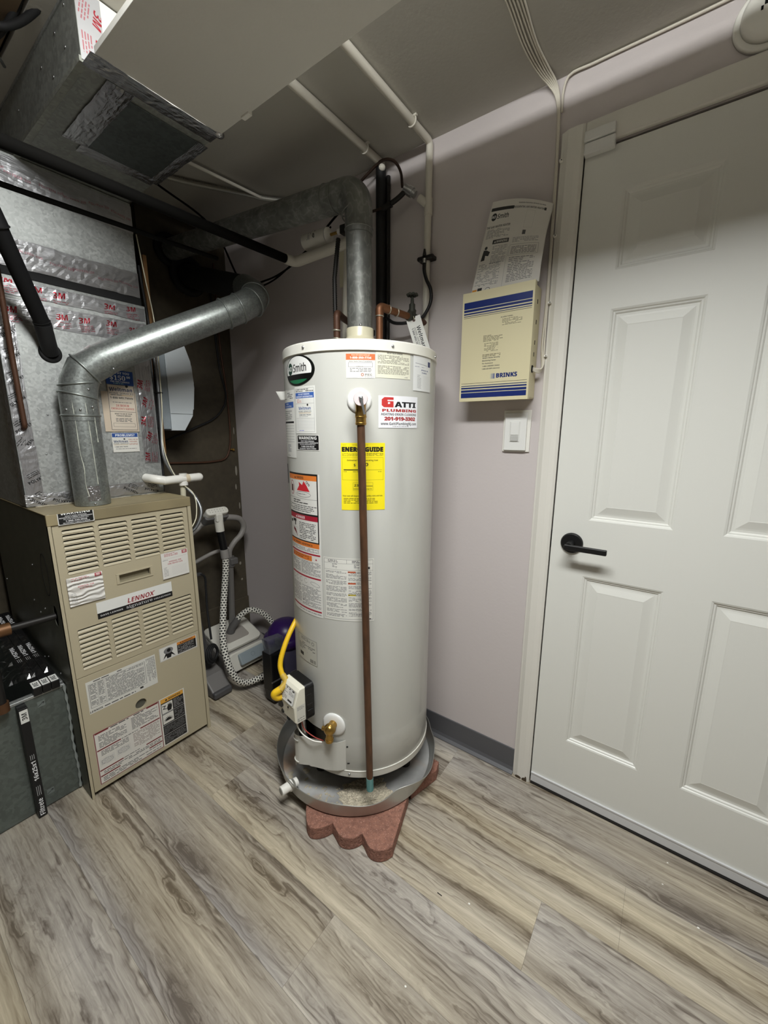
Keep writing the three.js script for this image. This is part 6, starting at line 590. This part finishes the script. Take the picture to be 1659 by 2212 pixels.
  for (let i = 0; i < 6; i++) { const o = (i - 2.5), j = rr(-0.002, 0.002); const pts = [[0.78, 2.233 - (i % 2) * 0.002, -0.42 + o * 0.0078], [1.06, 2.2325, -0.418 + o * 0.007], [1.2, 2.2325, -0.422 + o * 0.0066 + j], [1.3, 2.232, -0.414 + o * 0.0055], [1.335, 2.222, -0.402 + o * 0.004], [1.347, 2.19, -0.388 + o * 0.0016], [1.3495 - (i % 3) * 0.003, 2.06, -0.3785 + o * 0.0012], [1.3495 - (i % 3) * 0.003, 1.85, -0.376 + o * 0.0013], [1.3495 - (i % 3) * 0.003, 1.66, -0.3745 + o * 0.0016 + j], [1.349 - (i % 3) * 0.003, 1.53, -0.376 + o * 0.002], [1.342, 1.475 + o * 0.003, -0.372 + o * 0.001], [1.325, 1.462 + o * 0.002, -0.376 + o * 0.001], [1.309, 1.467 + o * 0.0016, -0.391]]; solo('signal_wire', sweep(spline(pts, 110), 0.0024, 7), wm, 'white alarm cable bundled along the ceiling and down beside the door casing', 'cable', 'alarm cables'); }
  solo('corner_cable', sweep(spline([[1.347, 2.15, -0.3735], [1.347, 2.2, -0.374], [1.345, 2.228, -0.362], [1.3465, 2.231, -0.3], [1.3475, 2.2305, -0.1], [1.3465, 2.232, 0.1], [1.3475, 2.2305, 0.5]], 70), 0.0032, 8), wm, 'white painted cable running along the corner of ceiling and wall', 'cable');
  for (const [y, z, w] of [[2.026, -0.362, 'beside the door sensor, above the manual'], [1.837, -0.363, 'level with the middle of the manual'], [1.658, -0.363, 'beside the top of the alarm box'], [1.507, -0.363, 'just above the hole in the alarm box']]) { const c = thing('cable_clip', 'small white nail clip ' + w, 'clip', [WX - 0.0175, y, z - 0.001], 0, 'cable clips beside the door'); part('strap', join(bx(0, 0.012, -0.0028, 0.0028, -0.0055, 0.0035, 0.001)), M.pvc, c); part('nail', cyl(0.0014, 0.0014, 0.0012, -0.0004, 0, 0.0008, 10, 'x'), M.iron, c); }
}
// ---------------------------------------------------------------- garment steamer
{
  const S = thing('garment_steamer', 'grey and white garment steamer with dotted hose standing by the concrete pier', 'steamer'); const g1 = mat(0x8f8b86, { roughness: 0.5 }), w1 = mat(0xd9d6cb, { roughness: 0.4 }), gd = mat(0x5f5d5b, { roughness: 0.5 }), bl = mat(0x8e989c, { roughness: 0.35 });
  const side = [[0, 0], [0.2, 0], [0.212, 0.03], [0.2, 0.1], [0.18, 0.125], [0.02, 0.185], [0, 0.18]];   // z forward, y up
  const hull = (w, sx, y0 = 0, sc = 1) => { const g = extrude(side.map(([a, b]) => [a * sc, b * sc + y0]), w, 0.012); g.rotateY(-Math.PI / 2); g.translate(-w / 2, 0, 0); return g; };
  const B = part('base', hull(0.28, 0), g1, S); B.position.set(1.175, 0.004, -1.99);
  const tp = part('white_deck', extrude(rrect(0.25, 0.2, 0.03, 5), 0.02, 0.004), w1, S); tp.position.set(1.165, 0.181, -1.885); tp.rotation.x = -Math.PI / 2 + 0.36;
  const pn = part('grey_inset', extrude(rrect(0.14, 0.085, 0.016, 5), 0.003, 0.001), mat(0x9a948c, { roughness: 0.5 }), S); pn.position.set(1.165, 0.178, -1.868); pn.rotation.x = -Math.PI / 2 + 0.36;
  const fr = part('white_front', extrude(rrect(0.22, 0.1, 0.02, 4), 0.02, 0.005), w1, S); fr.position.set(1.175, 0.075, -1.765); fr.rotation.x = -0.2;
  const pd = part('pedal', join(extrude(rrect(0.155, 0.062, 0.006, 3), 0.022, 0.004)), bl, S, 'blue grey foot pedal with power mark'); pd.position.set(1.19, 0.088, -1.748); pd.rotation.x = -0.55; part('power_mark', torus(0.011, 0.0007, 0, 0.002, 0.0004, V(0, 0, 1), 24), mat(0x6f7a80, { roughness: 0.5 }), pd);
  for (const sx of [-1, 1]) part('wheel', cyl(0.035, 0.035, 0.02, 1.175 + sx * 0.132, 0.036, -1.95, 24, 'x'), gd, S);
  part('hose_port', sweep([V(1.145, 0.15, -1.9), V(1.165, 0.215, -1.885), V(1.195, 0.255, -1.87)], (l, t) => 0.025 - 0.007 * t + (Math.abs(t - 0.25) < 0.06 ? 0.002 : 0), 20), gd, S);
  part('pole', sweep([V(1.19, 0.14, -1.93), V(1.19, 0.6, -1.9)], 0.017, 20), mat(0x8b8884, { metalness: 0.4, roughness: 0.4 }), S); const cl = part('pole_clamp', join(cyl(0.022, 0.022, 0.055, 1.191, 0.585, -1.9, 20), bx(1.18, 1.224, 0.568, 0.604, -1.905, -1.872, 0.006)), gd, S);
  part('hanger', sweep(spline([[1.19, 0.6, -1.9], [1.188, 0.65, -1.89], [1.21, 0.69, -1.88], [1.255, 0.725, -1.88], [1.275, 0.765, -1.88], [1.255, 0.81, -1.88], [1.2, 0.83, -1.88], [1.1, 0.835, -1.88], [1.04, 0.82, -1.88], [0.97, 0.78, -1.88], [0.9, 0.77, -1.88]], 70), (l, t) => 0.012 + 0.004 * Math.sin(t * 3.1), 14), g1, S, 'curved grey clothes hanger arm'); part('cross_arm', sweep(spline([[1.19, 0.66, -1.89], [1.1, 0.66, -1.89], [0.98, 0.63, -1.89]], 16), 0.01, 12), g1, S);
  const nz = part('nozzle_head', extrude(rrect(0.115, 0.04, 0.018, 5), 0.045, 0.006), w1, S, 'white perforated steam head'); nz.position.set(1.068, 0.9, -1.778); nz.rotation.x = -0.75; for (let i = 0; i < 14; i++) { const a = i % 7, b = Math.floor(i / 7); part('steam_hole', cyl(0.0016, 0.0016, 0.001, -0.042 + a * 0.014, -0.006 + b * 0.012, 0.0002, 8, 'z'), gd, nz); }
  part('head_tray', extrude(rrect(0.125, 0.03, 0.013, 4), 0.05, 0.004).rotateX(-0.75).translate(1.068, 0.872, -1.786), gd, S); part('neck', join(bx(1.05, 1.085, 0.845, 0.885, -1.79, -1.76, 0.006), sweep([V(1.07, 0.86, -1.78), V(1.074, 0.795, -1.78)], (l, t) => 0.021 - 0.002 * Math.sin(t * 28), 18)), w1, S); part('grip', sweep([V(1.074, 0.797, -1.78), V(1.086, 0.695, -1.778)], (l, t) => 0.018 + 0.0015 * Math.sin(t * 3.1), 20), M.black, S, 'black rubber grip'); part('cuff', sweep([V(1.086, 0.7, -1.778), V(1.089, 0.655, -1.777)], 0.0205, 20), g1, S);
  const dots = canvasTex(0.08, 0.08, 3200, (x, W, H) => { bg(x, W, H, '#dad7cc'); x.fillStyle = '#1c1b1a'; for (let a = 0; a < 6; a++) for (let b = 0; b < 4; b++) x.fillRect((a + (b % 2) * 0.5) * W / 6 + 4, b * H / 4 + 12, 27, 34); }); dots.wrapS = dots.wrapT = THREE.RepeatWrapping; dots.repeat.set(1, 20); const hm = mat(0xffffff, { map: dots, roughness: 0.7 });
  const h1 = spline([[1.089, 0.66, -1.777], [1.085, 0.6, -1.775], [1.067, 0.5, -1.77], [1.03, 0.38, -1.74], [0.995, 0.28, -1.7], [0.98, 0.2, -1.66], [0.985, 0.13, -1.63], [1.01, 0.075, -1.61], [1.05, 0.05, -1.6], [1.1, 0.05, -1.585], [1.15, 0.062, -1.565], [1.24, 0.09, -1.6], [1.3, 0.15, -1.66], [1.318, 0.21, -1.72], [1.3, 0.27, -1.79], [1.25, 0.295, -1.84], [1.205, 0.27, -1.865], [1.19, 0.25, -1.872]], 160); part('steam_hose', sweep(dense(h1, 0.004), (l) => 0.0155 + 0.0006 * Math.sin(l * 500), 18), hm, S, 'white hose with black woven dots');
}
// ---------------------------------------------------------------- vacuum between furnace and steamer
{
  const v = thing('stick_vacuum', 'dark grey upright vacuum squeezed between furnace and steamer', 'vacuum'); const a = mat(0x4b4a4b, { roughness: 0.5 }), b = mat(0x6f6c69, { roughness: 0.5 });
  part('foot', join(extrude([[0, 0], [0.2, 0], [0.2, 0.03], [0.13, 0.09], [0.04, 0.11], [0, 0.08]], 0.1, 0.008).rotateY(-Math.PI / 2).translate(0.905, 0.004, -1.87)), b, v); part('foot_bumper', bx(0.904, 1.0, 0.006, 0.04, -1.685, -1.655, 0.01), a, v); part('body', sweep([V(0.95, 0.1, -1.82), V(0.945, 0.35, -1.86), V(0.94, 0.6, -1.9)], (l, t) => 0.038 - 0.014 * t, 20), a, v); part('handle', sweep(spline([[0.94, 0.6, -1.9], [0.935, 0.72, -1.91], [0.93, 0.8, -1.92]], 14), 0.014, 14), b, v); part('cord_hook', bx(0.96, 0.995, 0.575, 0.59, -1.86, -1.84, 0.004), a, v);
  for (let k = 0; k < 3; k++) part('cord_coil', torus(0.045 - k * 0.007, 0.006, 0.965 + k * 0.006, 0.19, -1.76, V(0.5, 0.1, 1), 30), M.rubber, v); part('cord', sweep(spline([[0.985, 0.585, -1.845], [1.005, 0.57, -1.84], [1.008, 0.5, -1.84], [1.0, 0.4, -1.83], [0.985, 0.25, -1.79]], 30), 0.0055, 8), M.rubber, v);
}
// ---------------------------------------------------------------- carpet cleaner behind the heater
{
  const c = thing('carpet_cleaner', 'black and purple carpet cleaner half hidden behind the water heater', 'carpet cleaner'); const k = mat(0x0f0f11, { roughness: 0.35 }), p = mat(0x35195c, { roughness: 0.35 }), cl = mat(0xb9b6c2, { transmission: 0.85, roughness: 0.1, thickness: 0, ior: 1.45 });
  part('nozzle_body', extrude([[-0.03, 0], [0.02, 0], [0.03, 0.05], [0.034, 0.24], [-0.04, 0.25], [-0.04, 0.06]], 0.07, 0.008).translate(1.086, 0.02, -1.4), k, c); part('clear_nozzle', extrude([[-0.04, 0.25], [0.036, 0.25], [0.042, 0.31], [-0.048, 0.32]], 0.05, 0.006).translate(1.087, 0.02, -1.405), mat(0xd0d4da, { transmission: 0.92, roughness: 0.08, thickness: 0 }), c, 'clear plastic nozzle'); part('brush_tip', cyl(0.018, 0.012, 0.06, 1.085, 0.035, -1.385, 20), a_(0x5a5856), c); part('tank', lathe([[0, 0.02], [0.1, 0.02], [0.108, 0.05], [0.105, 0.2], [0.085, 0.215], [0, 0.215]], 1.235, 0.02, -1.52, 40), mat(0x6f6a86, { transmission: 0.5, roughness: 0.2, thickness: 0 }), c, 'smoky clear tank'); part('tank_core', lathe([[0, 0.03], [0.07, 0.03], [0.075, 0.19], [0, 0.19]], 1.235, 0.02, -1.52, 30), k, c); part('tank_lid', join(lathe([[0, 0.215], [0.09, 0.215], [0.108, 0.2], [0.11, 0.235], [0.09, 0.25], [0, 0.255]], 1.235, 0.02, -1.52, 40)), p, c, 'glossy purple lid'); part('purple_shell', lathe([[0.0, 0.34], [0.03, 0.338], [0.06, 0.325], [0.085, 0.295], [0.1, 0.25], [0.104, 0.225], [0, 0.225]], 1.235, 0, -1.52, 40).scale(1, 1, 1), p, c, 'glossy purple shell'); part('base_plate', bx(1.13, 1.34, 0.004, 0.042, -1.63, -1.405, 0.012), k, c); part('side_clip', bx(1.125, 1.14, 0.27, 0.3, -1.47, -1.44, 0.003), cl, c); part('steel_bar', sweep([V(1.03, 0.145, -1.382), V(1.17, 0.14, -1.38)], 0.0035, 8), M.steel, c);
  function a_(h) { return mat(h, { roughness: 0.7 }); }
}
// small litter on the floor
for (const [x, z, s] of [[0.845, -0.32, 0.0025], [1.22, 0.11, 0.002], [1.15, 0.19, 0.0025], [0.6, -0.37, 0.0022], [1.3, 0.12, 0.002]]) solo('floor_crumb', ball(s, x, 0.0008, z, 1, 0.5, 1.2), M.pvc, 'tiny white crumb on the plank floor', 'crumb', 'crumbs on the floor');
solo('wood_splinter', bx(0.8165, 0.818, 0.0002, 0.0018, -0.404, -0.39), M.dark, 'tiny dark splinter lying on the plank floor', 'splinter');
fin(scene);
renderer.render(scene, camera);
